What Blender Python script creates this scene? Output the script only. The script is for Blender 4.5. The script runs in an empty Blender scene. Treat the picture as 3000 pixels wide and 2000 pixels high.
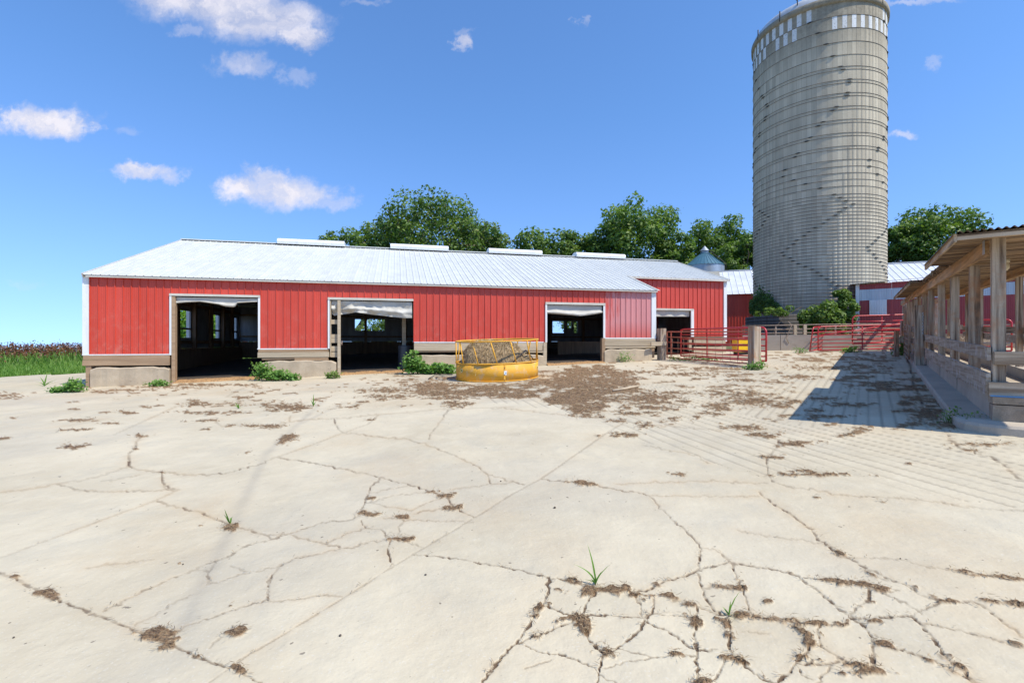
import bpy, math, random
import numpy as np
from mathutils import Vector, Matrix
R = math.radians
scene = bpy.context.scene
COL = scene.collection
# ------------------------------------------------------------------ camera, sky, sun, exposure
FP = 1400.0                                    # focal length in photo pixels (photo is 3000 wide)
cd = bpy.data.cameras.new('camera'); cam = bpy.data.objects.new('camera', cd); COL.objects.link(cam)
cd.sensor_width = 36.0; cd.lens = 36.0*FP/3000.0; cd.clip_start = 0.05; cd.clip_end = 9000
cam.location = (0, 0, 0); cam.rotation_euler = (R(90), 0, 0)
scene.camera = cam
SUN = Vector((1.45, -1.02, 2.456)).normalized()
sl = bpy.data.lights.new('sun', 'SUN'); sl.energy = 4.0; sl.angle = R(0.53); sl.color = (1.0, 0.935, 0.81)
so = bpy.data.objects.new('sun', sl); COL.objects.link(so)
so.rotation_euler = SUN.to_track_quat('Z', 'Y').to_euler(); so.location = (10, -10, 30)
scene.view_settings.view_transform = 'Standard'; scene.view_settings.look = 'None'
scene.view_settings.gamma = 1.0; scene.view_settings.exposure = 0.35
scene.view_settings.use_curve_mapping = False

world = bpy.data.worlds.new('World'); scene.world = world; world.use_nodes = True
wn = world.node_tree.nodes; wl = world.node_tree.links; wn.clear()
def N(tree, kind, **kw):
    n = tree.nodes.new(kind)
    for k, v in kw.items():
        if k == 'inp':
            for a, b in v.items(): n.inputs[a].default_value = b
        else: setattr(n, k, v)
    return n
WT = world.node_tree
sky = N(WT, 'ShaderNodeTexSky', sky_type='NISHITA', sun_disc=False)
sky.sun_elevation = math.asin(SUN.z); sky.sun_rotation = math.atan2(SUN.x, SUN.y)
sky.air_density = 1.0; sky.dust_density = 0.4; sky.ozone_density = 3.0; sky.altitude = 200
tc = N(WT, 'ShaderNodeTexCoord')
sep = N(WT, 'ShaderNodeSeparateXYZ'); wl.new(tc.outputs['Generated'], sep.inputs[0])
zc0 = N(WT, 'ShaderNodeMath', operation='MAXIMUM', inp={1: 0.0}); wl.new(sep.outputs[2], zc0.inputs[0])
zc = N(WT, 'ShaderNodeMath', operation='MULTIPLY_ADD', inp={1: 0.74, 2: 0.115}); wl.new(zc0.outputs[0], zc.inputs[0])
cmb = N(WT, 'ShaderNodeCombineXYZ')
wl.new(sep.outputs[0], cmb.inputs[0]); wl.new(sep.outputs[1], cmb.inputs[1]); wl.new(zc.outputs[0], cmb.inputs[2])
wl.new(cmb.outputs[0], sky.inputs[0])
hs = N(WT, 'ShaderNodeVectorMath', operation='MULTIPLY'); wl.new(sky.outputs[0], hs.inputs[0])
hr = N(WT, 'ShaderNodeMapRange', inp={1: 0.0, 2: 0.42, 3: 1.0, 4: 0.84}); wl.new(sep.outputs[2], hr.inputs[0])
hc = N(WT, 'ShaderNodeCombineXYZ', inp={1: 1.16, 2: 1.48}); wl.new(hr.outputs[0], hc.inputs[0]); wl.new(hc.outputs[0], hs.inputs[1])
# clouds: soft puffs at given directions (tangent coordinates u = x/y, v = z/y), forward half only
ym = N(WT, 'ShaderNodeMath', operation='MAXIMUM', inp={1: 0.001}); wl.new(sep.outputs[1], ym.inputs[0])
uu = N(WT, 'ShaderNodeMath', operation='DIVIDE'); wl.new(sep.outputs[0], uu.inputs[0]); wl.new(ym.outputs[0], uu.inputs[1])
vv = N(WT, 'ShaderNodeMath', operation='DIVIDE'); wl.new(sep.outputs[2], vv.inputs[0]); wl.new(ym.outputs[0], vv.inputs[1])
uv = N(WT, 'ShaderNodeCombineXYZ'); wl.new(uu.outputs[0], uv.inputs[0]); wl.new(vv.outputs[0], uv.inputs[1])
nz = N(WT, 'ShaderNodeTexNoise', inp={'Scale': 11.0, 'Detail': 8.0, 'Roughness': 0.66}); wl.new(uv.outputs[0], nz.inputs['Vector'])
nsub = N(WT, 'ShaderNodeVectorMath', operation='SUBTRACT', inp={1: (0.5, 0.5, 0.5)}); wl.new(nz.outputs['Color'], nsub.inputs[0])
nsc = N(WT, 'ShaderNodeVectorMath', operation='MULTIPLY', inp={1: (0.20, 0.10, 0)}); wl.new(nsub.outputs[0], nsc.inputs[0])
uvw = N(WT, 'ShaderNodeVectorMath', operation='ADD'); wl.new(uv.outputs[0], uvw.inputs[0]); wl.new(nsc.outputs[0], uvw.inputs[1])
CL = [(620, 5, 230, 75, 1.0), (760, 60, 190, 78, 1.0), (870, 105, 85, 45, .95), (500, -10, 120, 45, .9), (545, 95, 60, 22, .35), (725, 195, 110, 38, .6), (875, 228, 50, 28, .25),
      (130, 350, 150, 52, 1.0), (215, 365, 70, 45, .9), (45, 340, 70, 30, .9), (415, 503, 112, 30, .95), (385, 512, 70, 26, .8), (375, 378, 55, 18, .22),
      (815, 555, 180, 58, 1.0), (720, 550, 100, 45, 1.0), (780, 520, 80, 40, .9), (930, 560, 95, 45, .85), (1000, 590, 70, 24, .5), (1352, 130, 42, 30, .75), (1680, 55, 20, 20, .35), (1340, 95, 50, 18, .3),
      (2645, 393, 60, 18, .55), (2730, 185, 38, 18, .3), (2290, 560, 60, 20, .12), (2700, -5, 120, 14, .4), (60, 820, 60, 16, .12), (1060, -2, 70, 14, .35)]
prev = None
for (cx, cy, a, b, s) in CL:
    u0, v0 = (cx-1500)/FP, (1000-cy)/FP
    d = N(WT, 'ShaderNodeVectorMath', operation='SUBTRACT', inp={1: (u0, v0, 0)}); wl.new(uvw.outputs[0], d.inputs[0])
    m = N(WT, 'ShaderNodeVectorMath', operation='MULTIPLY', inp={1: (FP/(a*.9), FP/(b*.86), 0)}); wl.new(d.outputs[0], m.inputs[0])
    l = N(WT, 'ShaderNodeVectorMath', operation='LENGTH'); wl.new(m.outputs[0], l.inputs[0])
    r = N(WT, 'ShaderNodeMapRange', interpolation_type='SMOOTHSTEP', inp={1: 1.32, 2: 0.38, 3: 0.0, 4: s}); wl.new(l.outputs['Value'], r.inputs[0])
    if prev is None: prev = r
    else:
        mx = N(WT, 'ShaderNodeMath', operation='MAXIMUM'); wl.new(prev.outputs[0], mx.inputs[0]); wl.new(r.outputs[0], mx.inputs[1]); prev = mx
nz2 = N(WT, 'ShaderNodeTexNoise', inp={'Scale': 14.0, 'Detail': 8.0, 'Roughness': 0.6}); wl.new(uvw.outputs[0], nz2.inputs['Vector'])
k1 = N(WT, 'ShaderNodeMapRange', inp={1: 0.25, 2: 0.62, 3: 0.35, 4: 1.0}); wl.new(nz2.outputs[0], k1.inputs[0])
km = N(WT, 'ShaderNodeMath', operation='MULTIPLY'); wl.new(prev.outputs[0], km.inputs[0]); wl.new(k1.outputs[0], km.inputs[1])
fr = N(WT, 'ShaderNodeMath', operation='GREATER_THAN', inp={1: 0.05}); wl.new(sep.outputs[1], fr.inputs[0])
kf = N(WT, 'ShaderNodeMath', operation='MULTIPLY'); wl.new(km.outputs[0], kf.inputs[0]); wl.new(fr.outputs[0], kf.inputs[1])
cmix = N(WT, 'ShaderNodeMix', data_type='RGBA'); cmix.inputs['B'].default_value = (6.0, 5.8, 6.2, 1)
ccol = N(WT, 'ShaderNodeMapRange', inp={1: 0.35, 2: 0.7, 3: 0.84, 4: 1.03}); wl.new(nz2.outputs[0], ccol.inputs[0])
cvm = N(WT, 'ShaderNodeVectorMath', operation='SCALE', inp={0: (5.6, 5.5, 6.1)}); wl.new(ccol.outputs[0], cvm.inputs['Scale'])
wl.new(kf.outputs[0], cmix.inputs['Factor']); wl.new(hs.outputs[0], cmix.inputs['A']); wl.new(cvm.outputs[0], cmix.inputs['B'])
bg = N(WT, 'ShaderNodeBackground', inp={'Strength': 0.125}); wl.new(cmix.outputs['Result'], bg.inputs[0])
wo = N(WT, 'ShaderNodeOutputWorld'); wl.new(bg.outputs[0], wo.inputs[0])

# ------------------------------------------------------------------ ground shape
A0, AX, AY = -1.47, 0.0278, 0.0296
def g(x, y):
    x = np.asarray(x, float); y = np.asarray(y, float)
    xc = np.clip(x, -24, 24); yc = np.clip(y, -10, 30)
    d = np.sqrt(np.maximum(0, np.hypot(x, y-10)-42)**2+4)-2
    return A0+AX*xc+AY*yc-0.017*d
def gz(x, y): return float(g(x, y))
def G(px, py, dz=0.0):
    """where the line of sight through photo pixel meets the yard plane raised by dz"""
    u, v = (px-1500)/FP, (1000-py)/FP
    Y = -(A0+dz)/(AX*u+AY-v) if False else (A0+dz)/(v-AX*u-AY)
    return (u*Y, Y)
# ------------------------------------------------------------------ numpy noise
def _h(i, j, s):
    n = (i*374761393+j*668265263+s*982451653) & 0x7fffffff
    n = ((n ^ (n >> 13))*1274126177) & 0x7fffffff
    return ((n ^ (n >> 16)) & 0xffff)/65535.0
def vnoise(x, y, s=0):
    xi = np.floor(x).astype(np.int64); yi = np.floor(y).astype(np.int64)
    fx = x-xi; fy = y-yi; fx = fx*fx*(3-2*fx); fy = fy*fy*(3-2*fy)
    a = _h(xi, yi, s); b = _h(xi+1, yi, s); c = _h(xi, yi+1, s); d = _h(xi+1, yi+1, s)
    return (a*(1-fx)+b*fx)*(1-fy)+(c*(1-fx)+d*fx)*fy
def fbm(x, y, s=0, o=4, r=.5):
    t = 0; a = 1; n = 0
    for k in range(o):
        t = t+a*vnoise(x*2**k+17.3*k, y*2**k-9.1*k, s+k); n += a; a *= r
    return t/n
def sstep(a, b, x):
    t = np.clip((x-a)/(b-a), 0, 1); return t*t*(3-2*t)
# ------------------------------------------------------------------ object helpers
WM = {}
def _link(o, parent, Mw):
    COL.objects.link(o)
    if parent is not None:
        o.parent = parent; o.matrix_basis = WM[parent.name].inverted() @ Mw
    else: o.matrix_basis = Mw
    WM[o.name] = Mw.copy(); return o
def tag(o, label=None, cat=None, group=None, kind=None):
    if label: o['label'] = label
    if cat: o['category'] = cat
    if group: o['group'] = group
    if kind: o['kind'] = kind
    return o
def thing(name, label, cat, loc=(0, 0, 0), rz=0.0, group=None):
    o = bpy.data.objects.new(name, None); o.empty_display_size = .2
    _link(o, None, Matrix.Translation(loc) @ Matrix.Rotation(rz, 4, 'Z'))
    return tag(o, label, cat, group)
def inst(name, me, parent, Mw):
    return _link(bpy.data.objects.new(name, me), parent, Mw)
def copy_tree(root, Mw, label=None):
    r = root.copy(); COL.objects.link(r); r.matrix_basis = Mw; WM[r.name] = Mw
    if label: r['label'] = label
    for ch in list(root.children):
        c = ch.copy(); COL.objects.link(c); c.parent = r
        for gch in ch.children:
            d = gch.copy(); COL.objects.link(d); d.parent = c
    return r
class MB:
    def __init__(s): s.v = []; s.f = []; s.sm = []
    def add(s, vs, fs, smooth=False):
        o = len(s.v); s.v.extend([tuple(p) for p in vs]); s.f.extend([tuple(i+o for i in f) for f in fs]); s.sm.extend([smooth]*len(fs)); return s
    def hexa(s, p):       # 8 points: bottom 4 ccw, top 4 ccw
        return s.add(p, [(3, 2, 1, 0), (4, 5, 6, 7), (0, 1, 5, 4), (1, 2, 6, 5), (2, 3, 7, 6), (3, 0, 4, 7)])
    def box(s, F, a, b, jit=0.0, bev=0.0):    # F(x,y,z)->world ; local corners a,b
        x0, y0, z0 = a; x1, y1, z1 = b
        rj = lambda: random.uniform(-jit, jit)
        c = [(x0, y0, z0), (x1, y0, z0), (x1, y1, z0), (x0, y1, z0), (x0, y0, z1), (x1, y0, z1), (x1, y1, z1), (x0, y1, z1)]
        return s.hexa([F(p[0]+rj(), p[1]+rj(), p[2]+rj()) for p in c])
    def beam(s, p, q, w, h, up=(0, 0, 1)):     # box from p to q; w across, h along up
        p = Vector(p); q = Vector(q); d = (q-p).normalized(); up = Vector(up)
        sd = d.cross(up).normalized(); u = sd.cross(d).normalized()
        a = sd*w/2; b = u*h/2
        return s.hexa([p-a-b, q-a-b, q+a-b, p+a-b, p-a+b, q-a+b, q+a+b, p+a+b])
    def tube(s, pts, r, n=8, cap=True, smooth=True):
        P = [Vector(p) for p in pts]; vs = []; fs = []
        rr = r if isinstance(r, (list, tuple)) else [r]*len(P)
        t0 = (P[1]-P[0]).normalized(); ref = Vector((0, 0, 1)) if abs(t0.z) < .9 else Vector((1, 0, 0))
        for i, p in enumerate(P):
            t = ((P[min(i+1, len(P)-1)]-P[max(i-1, 0)])).normalized()
            a = t.cross(ref).normalized(); b = a.cross(t).normalized(); ref = b
            for k in range(n):
                th = 2*math.pi*k/n; vs.append(p+(a*math.cos(th)+b*math.sin(th))*rr[i])
        for i in range(len(P)-1):
            for k in range(n):
                k2 = (k+1) % n; fs.append((i*n+k, i*n+k2, (i+1)*n+k2, (i+1)*n+k))
        if cap: fs.append(tuple(range(n))[::-1]); fs.append(tuple((len(P)-1)*n+k for k in range(n)))
        return s.add(vs, fs, smooth)
    def build(s, name, m, parent=None, Mw=None, **kw):
        if Mw is None: Mw = WM[parent.name] if parent is not None else Matrix.Identity(4)
        inv = Mw.inverted()
        me = bpy.data.meshes.new(name); me.from_pydata([inv @ Vector(p) for p in s.v], [], s.f)
        me.polygons.foreach_set('use_smooth', s.sm); me.materials.append(m); me.update()
        o = _link(bpy.data.objects.new(name, me), parent, Mw)
        if kw: tag(o, kw.get('label'), kw.get('cat'), kw.get('group'), kw.get('kind'))
        return o
def npmesh(name, V, F, m, attrs=None, smooth=False):
    me = bpy.data.meshes.new(name); V = np.asarray(V, np.float32); F = np.asarray(F, np.int32)
    me.vertices.add(len(V)); me.vertices.foreach_set('co', V.ravel())
    k = F.shape[1]; me.loops.add(F.size); me.loops.foreach_set('vertex_index', F.ravel())
    me.polygons.add(len(F)); me.polygons.foreach_set('loop_start', np.arange(0, F.size, k, dtype=np.int32))
    if smooth: me.polygons.foreach_set('use_smooth', np.ones(len(F), bool))
    me.update(calc_edges=True)
    for nme, a in (attrs or {}).items():
        at = me.attributes.new(nme, 'FLOAT', 'POINT'); at.data.foreach_set('value', np.asarray(a, np.float32))
    me.materials.append(m); return me
def frame(ox, oy, dx, dy, zb=0.0, sl=0.0):
    """local (along d, left-hand normal n, z) -> world; z optionally follows slope sl along d"""
    def F(s, q, z): return Vector((ox+dx*s-dy*q, oy+dy*s+dx*q, zb+z+sl*s))
    return F
# ------------------------------------------------------------------ materials
def newmat(name):
    m = bpy.data.materials.new(name); m.use_nodes = True; t = m.node_tree
    b = t.nodes['Principled BSDF']; return m, t, b
def simple(name, col, rough=.6, metal=0.0, col2=None, scale=(4, 4, 4), rotz=0.0, detail=5, lo=.35, hi=.65, bump=0.0, bscale=None,
           spots=None, rnd=0.0, spec=0.5, fine=0.0, warp=0.0, transl=None):
    """world-space procedural: col/col2 mixed by stretched noise, optional stain, per-object value jitter and bump"""
    m, t, b = newmat(name); L = t.links
    geo = N(t, 'ShaderNodeNewGeometry')
    mp = N(t, 'ShaderNodeMapping', inp={'Rotation': (0, 0, rotz), 'Scale': scale}); mp.vector_type = 'POINT'
    vr = N(t, 'ShaderNodeVectorRotate', rotation_type='Z_AXIS', inp={'Angle': -rotz}); L.new(geo.outputs['Position'], vr.inputs['Vector'])
    mp.inputs['Rotation'].default_value = (0, 0, 0); L.new(vr.outputs[0], mp.inputs['Vector'])
    oi = N(t, 'ShaderNodeObjectInfo')
    off = N(t, 'ShaderNodeVectorMath', operation='ADD'); L.new(mp.outputs[0], off.inputs[0])
    om = N(t, 'ShaderNodeMath', operation='MULTIPLY', inp={1: 37.0 if rnd else 0.0}); L.new(oi.outputs['Random'], om.inputs[0])
    L.new(om.outputs[0], off.inputs[1])
    nz = N(t, 'ShaderNodeTexNoise', inp={'Scale': 1.0, 'Detail': detail, 'Roughness': .6, 'Distortion': warp}); L.new(off.outputs[0], nz.inputs['Vector'])
    c1 = (*col, 1); c2 = (*(col2 if col2 else col), 1)
    mr = N(t, 'ShaderNodeMapRange', inp={1: lo, 2: hi}); L.new(nz.outputs[0], mr.inputs[0])
    mx = N(t, 'ShaderNodeMix', data_type='RGBA'); mx.inputs['A'].default_value = c1; mx.inputs['B'].default_value = c2; L.new(mr.outputs[0], mx.inputs['Factor'])
    out = mx.outputs['Result']
    if spots:                                   # (colour, scale, threshold, softness, strength)
        sc, ss, th, sf, st = spots
        n2 = N(t, 'ShaderNodeTexNoise', inp={'Scale': ss, 'Detail': 6, 'Roughness': .65}); L.new(geo.outputs['Position'], n2.inputs['Vector'])
        r2 = N(t, 'ShaderNodeMapRange', inp={1: th, 2: th+sf, 3: 0, 4: st}); L.new(n2.outputs[0], r2.inputs[0])
        m2 = N(t, 'ShaderNodeMix', data_type='RGBA'); m2.inputs['B'].default_value = (*sc, 1); L.new(out, m2.inputs['A']); L.new(r2.outputs[0], m2.inputs['Factor']); out = m2.outputs['Result']
    if rnd:
        rr = N(t, 'ShaderNodeMapRange', inp={1: 0, 2: 1, 3: 1-rnd, 4: 1+rnd}); L.new(oi.outputs['Random'], rr.inputs[0])
        vm = N(t, 'ShaderNodeVectorMath', operation='SCALE'); L.new(out, vm.inputs[0]); L.new(rr.outputs[0], vm.inputs['Scale']); out = vm.outputs[0]
    if fine:
        n3 = N(t, 'ShaderNodeTexNoise', inp={'Scale': 90.0, 'Detail': 3}); L.new(geo.outputs['Position'], n3.inputs['Vector'])
        r3 = N(t, 'ShaderNodeMapRange', inp={1: .3, 2: .7, 3: 1-fine, 4: 1+fine}); L.new(n3.outputs[0], r3.inputs[0])
        v3 = N(t, 'ShaderNodeVectorMath', operation='SCALE'); L.new(out, v3.inputs[0]); L.new(r3.outputs[0], v3.inputs['Scale']); out = v3.outputs[0]
    L.new(out, b.inputs['Base Color'])
    b.inputs['Roughness'].default_value = rough; b.inputs['Metallic'].default_value = metal; b.inputs['Specular IOR Level'].default_value = spec
    if bump:
        bp = N(t, 'ShaderNodeBump', inp={'Strength': 1.0, 'Distance': bump}); L.new(nz.outputs[0], bp.inputs['Height']); L.new(bp.outputs[0], b.inputs['Normal'])
    m['out'] = 1
    return m
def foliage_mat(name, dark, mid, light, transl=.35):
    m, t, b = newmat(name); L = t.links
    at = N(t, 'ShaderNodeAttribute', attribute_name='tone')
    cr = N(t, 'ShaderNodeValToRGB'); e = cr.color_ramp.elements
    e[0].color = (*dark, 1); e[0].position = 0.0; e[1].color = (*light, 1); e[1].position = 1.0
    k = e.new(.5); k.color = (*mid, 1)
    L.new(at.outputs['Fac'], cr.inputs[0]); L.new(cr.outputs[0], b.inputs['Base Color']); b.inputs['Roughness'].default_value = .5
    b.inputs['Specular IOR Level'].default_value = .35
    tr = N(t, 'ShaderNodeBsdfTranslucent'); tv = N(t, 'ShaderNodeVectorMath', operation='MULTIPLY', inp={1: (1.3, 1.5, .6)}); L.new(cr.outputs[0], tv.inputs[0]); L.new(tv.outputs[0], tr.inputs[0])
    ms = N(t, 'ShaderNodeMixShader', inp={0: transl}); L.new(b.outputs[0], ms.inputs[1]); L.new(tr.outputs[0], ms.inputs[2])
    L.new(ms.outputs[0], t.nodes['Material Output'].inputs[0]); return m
BA = math.atan(.242)          # barn azimuth turn
UA = math.atan2(.802, .598)   # direction of the feed bunk
M = {}
M['red'] = simple('red_siding', (.53, .055, .030), .45, 0, (.60, .078, .046), (1.2, 1.2, .5), BA, lo=.3, hi=.75, spots=((.55, .12, .10), 2.2, .62, .2, .35), rnd=.035, fine=.03)
M['white_roof'] = simple('white_roof_metal', (.63, .635, .60), .45, 0, (.51, .515, .485), (.35, 1.6, 1.6), BA, lo=.3, hi=.8, spots=((.42, .43, .42), 3.0, .58, .25, .35), rnd=.035, fine=.03)
M['white_trim'] = simple('white_trim', (.74, .75, .74), .45, 0, (.60, .60, .57), (6, 6, 1.2), BA, lo=.45, hi=.8, spots=((.38, .36, .33), 9, .66, .1, .6))
M['cream_trim'] = simple('cream_trim', (.58, .55, .47), .55, 0, (.44, .40, .32), (1.5, 6, 6), BA, lo=.4, hi=.8)
M['foundation'] = simple('foundation_concrete', (.50, .405, .285), .9, 0, (.38, .30, .205), (2.5, 2.5, 2.5), lo=.35, hi=.7, bump=.02, spots=((.14, .11, .085), 6, .62, .12, .7), fine=.09)
M['wood_pale'] = simple('pale_boards', (.50, .41, .29), .85, 0, (.36, .28, .18), (1.2, 18, 18), BA, lo=.3, hi=.75, bump=.006, rnd=.10, fine=.06)
M['wood_brown'] = simple('brown_boards', (.40, .27, .16), .85, 0, (.26, .165, .095), (1.2, 18, 18), BA, lo=.3, hi=.75, bump=.006, rnd=.10, fine=.06)
M['wood_dark_v'] = simple('interior_posts', (.26, .17, .10), .85, 0, (.16, .10, .06), (14, 14, .8), BA, bump=.004, rnd=.12)
M['interior_metal'] = simple('interior_sheet', (.30, .32, .34), .5, .3, (.20, .21, .23), (3, 3, .6), BA, rnd=.05)
M['tarp'] = simple('door_tarp', (.55, .53, .47), .6, 0, (.40, .37, .31), (1.5, 1.5, 3), BA, lo=.35, hi=.75, bump=.01)
M['dirt_floor'] = simple('barn_floor', (.085, .063, .045), .95, 0, (.045, .034, .026), (3, 3, 3), bump=.04, spots=((.26, .19, .12), 16, .6, .1, .6), fine=.2)
M['chips'] = simple('straw_chips', (.55, .31, .13), .9, 0, (.24, .135, .06), (22, 22, 22), bump=.03, spots=((.55, .38, .2), 40, .58, .1, .7), fine=.2)
M['grey_wood_v'] = simple('weathered_wood_upright', (.52, .42, .31), .88, 0, (.13, .085, .055), (13, 13, .6), UA, lo=.40, hi=.62, bump=.012, spots=((.42, .20, .09), 1.6, .50, .14, .75), rnd=.14, fine=.07, warp=.6)
M['grey_wood_h'] = simple('weathered_wood_level', (.52, .40, .27), .88, 0, (.17, .11, .065), (.7, 13, 13), UA, lo=.40, hi=.62, bump=.012, spots=((.46, .27, .14), 1.2, .5, .2, .6), rnd=.16, fine=.07, warp=.5)
M['grey_wood_e'] = simple('weathered_end_boards', (.56, .44, .31), .88, 0, (.25, .17, .105), (14, .7, 16), UA, lo=.36, hi=.64, bump=.01, spots=((.42, .27, .15), 1.4, .52, .2, .5), rnd=.1, fine=.07)
M['beam_wood'] = simple('header_beam_wood', (.58, .35, .17), .85, 0, (.28, .155, .07), (.7, 12, 12), UA, lo=.4, hi=.64, bump=.01, spots=((.33, .28, .23), 1.5, .52, .2, .8), rnd=.1, fine=.06)
M['plank_h'] = simple('white_stained_boards', (.46, .38, .29), .9, 0, (.24, .165, .105), (.8, 17, 20), UA, lo=.34, hi=.66, bump=.012, spots=((.58, .55, .52), 7, .52, .14, .6), rnd=.12, fine=.08, warp=.7)
M['roof_plank'] = simple('roof_planks', (.42, .28, .16), .9, 0, (.11, .068, .04), (7, .8, 7), UA, lo=.4, hi=.62, bump=.02, rnd=.25, fine=.08, warp=.5)
M['bunk'] = simple('bunk_concrete', (.50, .43, .335), .92, 0, (.40, .335, .26), (2, 2, 2), bump=.01, spots=((.2, .16, .13), 5, .62, .15, .5), fine=.08, rnd=.04)
M['bunk_end'] = simple('old_end_concrete', (.40, .31, .22), .95, 0, (.25, .19, .13), (5, 5, 5), bump=.03, spots=((.12, .09, .07), 8, .6, .1, .6), fine=.16)
M['galv'] = simple('galvanised', (.50, .53, .55), .42, .55, (.36, .39, .42), (3, 3, .4), UA, lo=.35, hi=.7, spots=((.34, .30, .26), 2.5, .6, .2, .5), rnd=.06)
M['rust_galv'] = simple('rusty_corrugated', (.36, .34, .31), .6, .3, (.17, .09, .06), (1.5, 1.5, 1.5), lo=.42, hi=.66, rnd=.1)
M['dark_red'] = simple('old_red_sheet', (.26, .032, .035), .5, 0, (.34, .055, .055), (3, 3, .5), UA, lo=.3, hi=.7, rnd=.05)
M['concrete_wall'] = simple('yard_wall_concrete', (.43, .37, .30), .92, 0, (.34, .29, .23), (1.2, 1.2, 2.5), bump=.01, spots=((.17, .13, .10), 3.5, .62, .14, .55), fine=.08)
M['gate_red'] = simple('gate_red_paint', (.60, .035, .04), .35, 0, (.48, .03, .035), (4, 4, 4), spots=((.34, .13, .07), 5, .6, .15, .5), spec=.6)
M['gate_rust'] = simple('rusty_gate_paint', (.50, .09, .055), .5, 0, (.40, .15, .09), (5, 5, 5), lo=.3, hi=.7)
M['rust'] = simple('rusty_steel', (.25, .14, .09), .75, .2, (.38, .28, .20), (8, 8, 8))
M['pipe_tan'] = simple('tan_pipe', (.42, .33, .25), .6, .2, (.30, .22, .16), (6, 6, 6))
M['yellow'] = simple('yellow_paint', (.78, .40, .035), .62, 0, (.66, .33, .05), (2.0, 2.0, 3.0), lo=.35, hi=.75, spots=((.60, .43, .24), 5.5, .53, .12, .65), spec=.35, fine=.03)
M['bin_yellow'] = simple('bin_yellow', (.85, .52, .01), .4)
M['bin_red'] = simple('bin_red', (.45, .04, .05), .5)
M['sticker'] = simple('sticker_white', (.80, .80, .76), .5)
M['sticker_y'] = simple('sticker_yellow', (.55, .50, .04), .5)
M['sticker_k'] = simple('sticker_dark', (.06, .07, .08), .5)
M['sticker_b'] = simple('sticker_blue', (.25, .45, .65), .5)
M['dark_metal'] = simple('dark_steel', (.055, .05, .045), .7, .3)
M['hoop'] = simple('hoop_steel', (.13, .11, .10), .6, .5, (.20, .17, .14), (4, 4, 4))
M['black_plastic'] = simple('black_ribbed_plastic', (.035, .04, .05), .35)
M['hay'] = simple('hay_core', (.40, .28, .15), .95, 0, (.18, .12, .06), (14, 14, 8), bump=.05)
M['log'] = simple('branch_bark', (.10, .08, .065), .9, 0, (.06, .045, .035), (20, 20, 20))
M['bark'] = simple('tree_bark', (.12, .095, .07), .95, 0, (.07, .055, .04), (3, 3, .8), bump=.03)
M['stem'] = simple('green_stem', (.16, .22, .06), .7)
M['bin_blue'] = simple('blue_painted_steel', (.045, .13, .19), .55, .1, (.06, .16, .22), (2, 2, 2))
M['silo_dome'] = simple('silo_dome_metal', (.62, .63, .62), .45, .2, (.5, .5, .5), (2, 2, 2))
M['insul'] = simple('porcelain', (.7, .62, .45), .3)
M['earth'] = simple('field_earth', (.10, .12, .035), .95, 0, (.16, .13, .06), (.3, .3, .3), lo=.4, hi=.7, bump=.03, fine=.2)
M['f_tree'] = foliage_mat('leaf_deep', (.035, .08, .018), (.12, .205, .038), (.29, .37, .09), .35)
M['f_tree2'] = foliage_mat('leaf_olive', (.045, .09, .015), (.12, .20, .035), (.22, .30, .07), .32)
M['f_bright'] = foliage_mat('leaf_bright', (.07, .16, .02), (.17, .32, .04), (.32, .46, .09), .4)
M['f_weed'] = foliage_mat('leaf_weed', (.05, .12, .02), (.12, .25, .045), (.24, .38, .10), .35)
M['f_dry'] = foliage_mat('leaf_dry', (.07, .07, .03), (.14, .13, .05), (.22, .19, .09), .2)
M['grass'] = foliage_mat('grass_blades', (.07, .17, .03), (.17, .32, .06), (.34, .46, .15), .4)
M['sorghum'] = foliage_mat('sorghum_heads', (.075, .022, .012), (.16, .055, .028), (.30, .19, .08), .15)
M['straw'] = foliage_mat('straw_bits', (.07, .042, .024), (.24, .16, .09), (.55, .42, .25), .1)
M['haystraw'] = foliage_mat('hay_strands', (.15, .10, .05), (.42, .30, .16), (.68, .53, .33), .1)
# ------------------------------------------------------------------ terrain and yard
def radial_terrain():
    rs = np.concatenate([[0.01], np.geomspace(3, 6000, 70)]); na = 96
    V = []; 
    for r in rs:
        for k in range(na):
            a = 2*math.pi*k/na; x, y = r*math.cos(a), 8+r*math.sin(a); V.append((x, y, gz(x, y)-.10+(0.6*fbm(np.array(x/60), np.array(y/60), 5)-.3)*min(1, max(0, r-60)/200)))
    F = [(i*na+k, i*na+(k+1) % na, (i+1)*na+(k+1) % na, (i+1)*na+k) for i in range(len(rs)-1) for k in range(na)]
    me = npmesh('ground', V, F, M['earth'], smooth=True); o = inst('ground', me, None, Matrix.Identity(4)); o['kind'] = 'structure'
radial_terrain()

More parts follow.
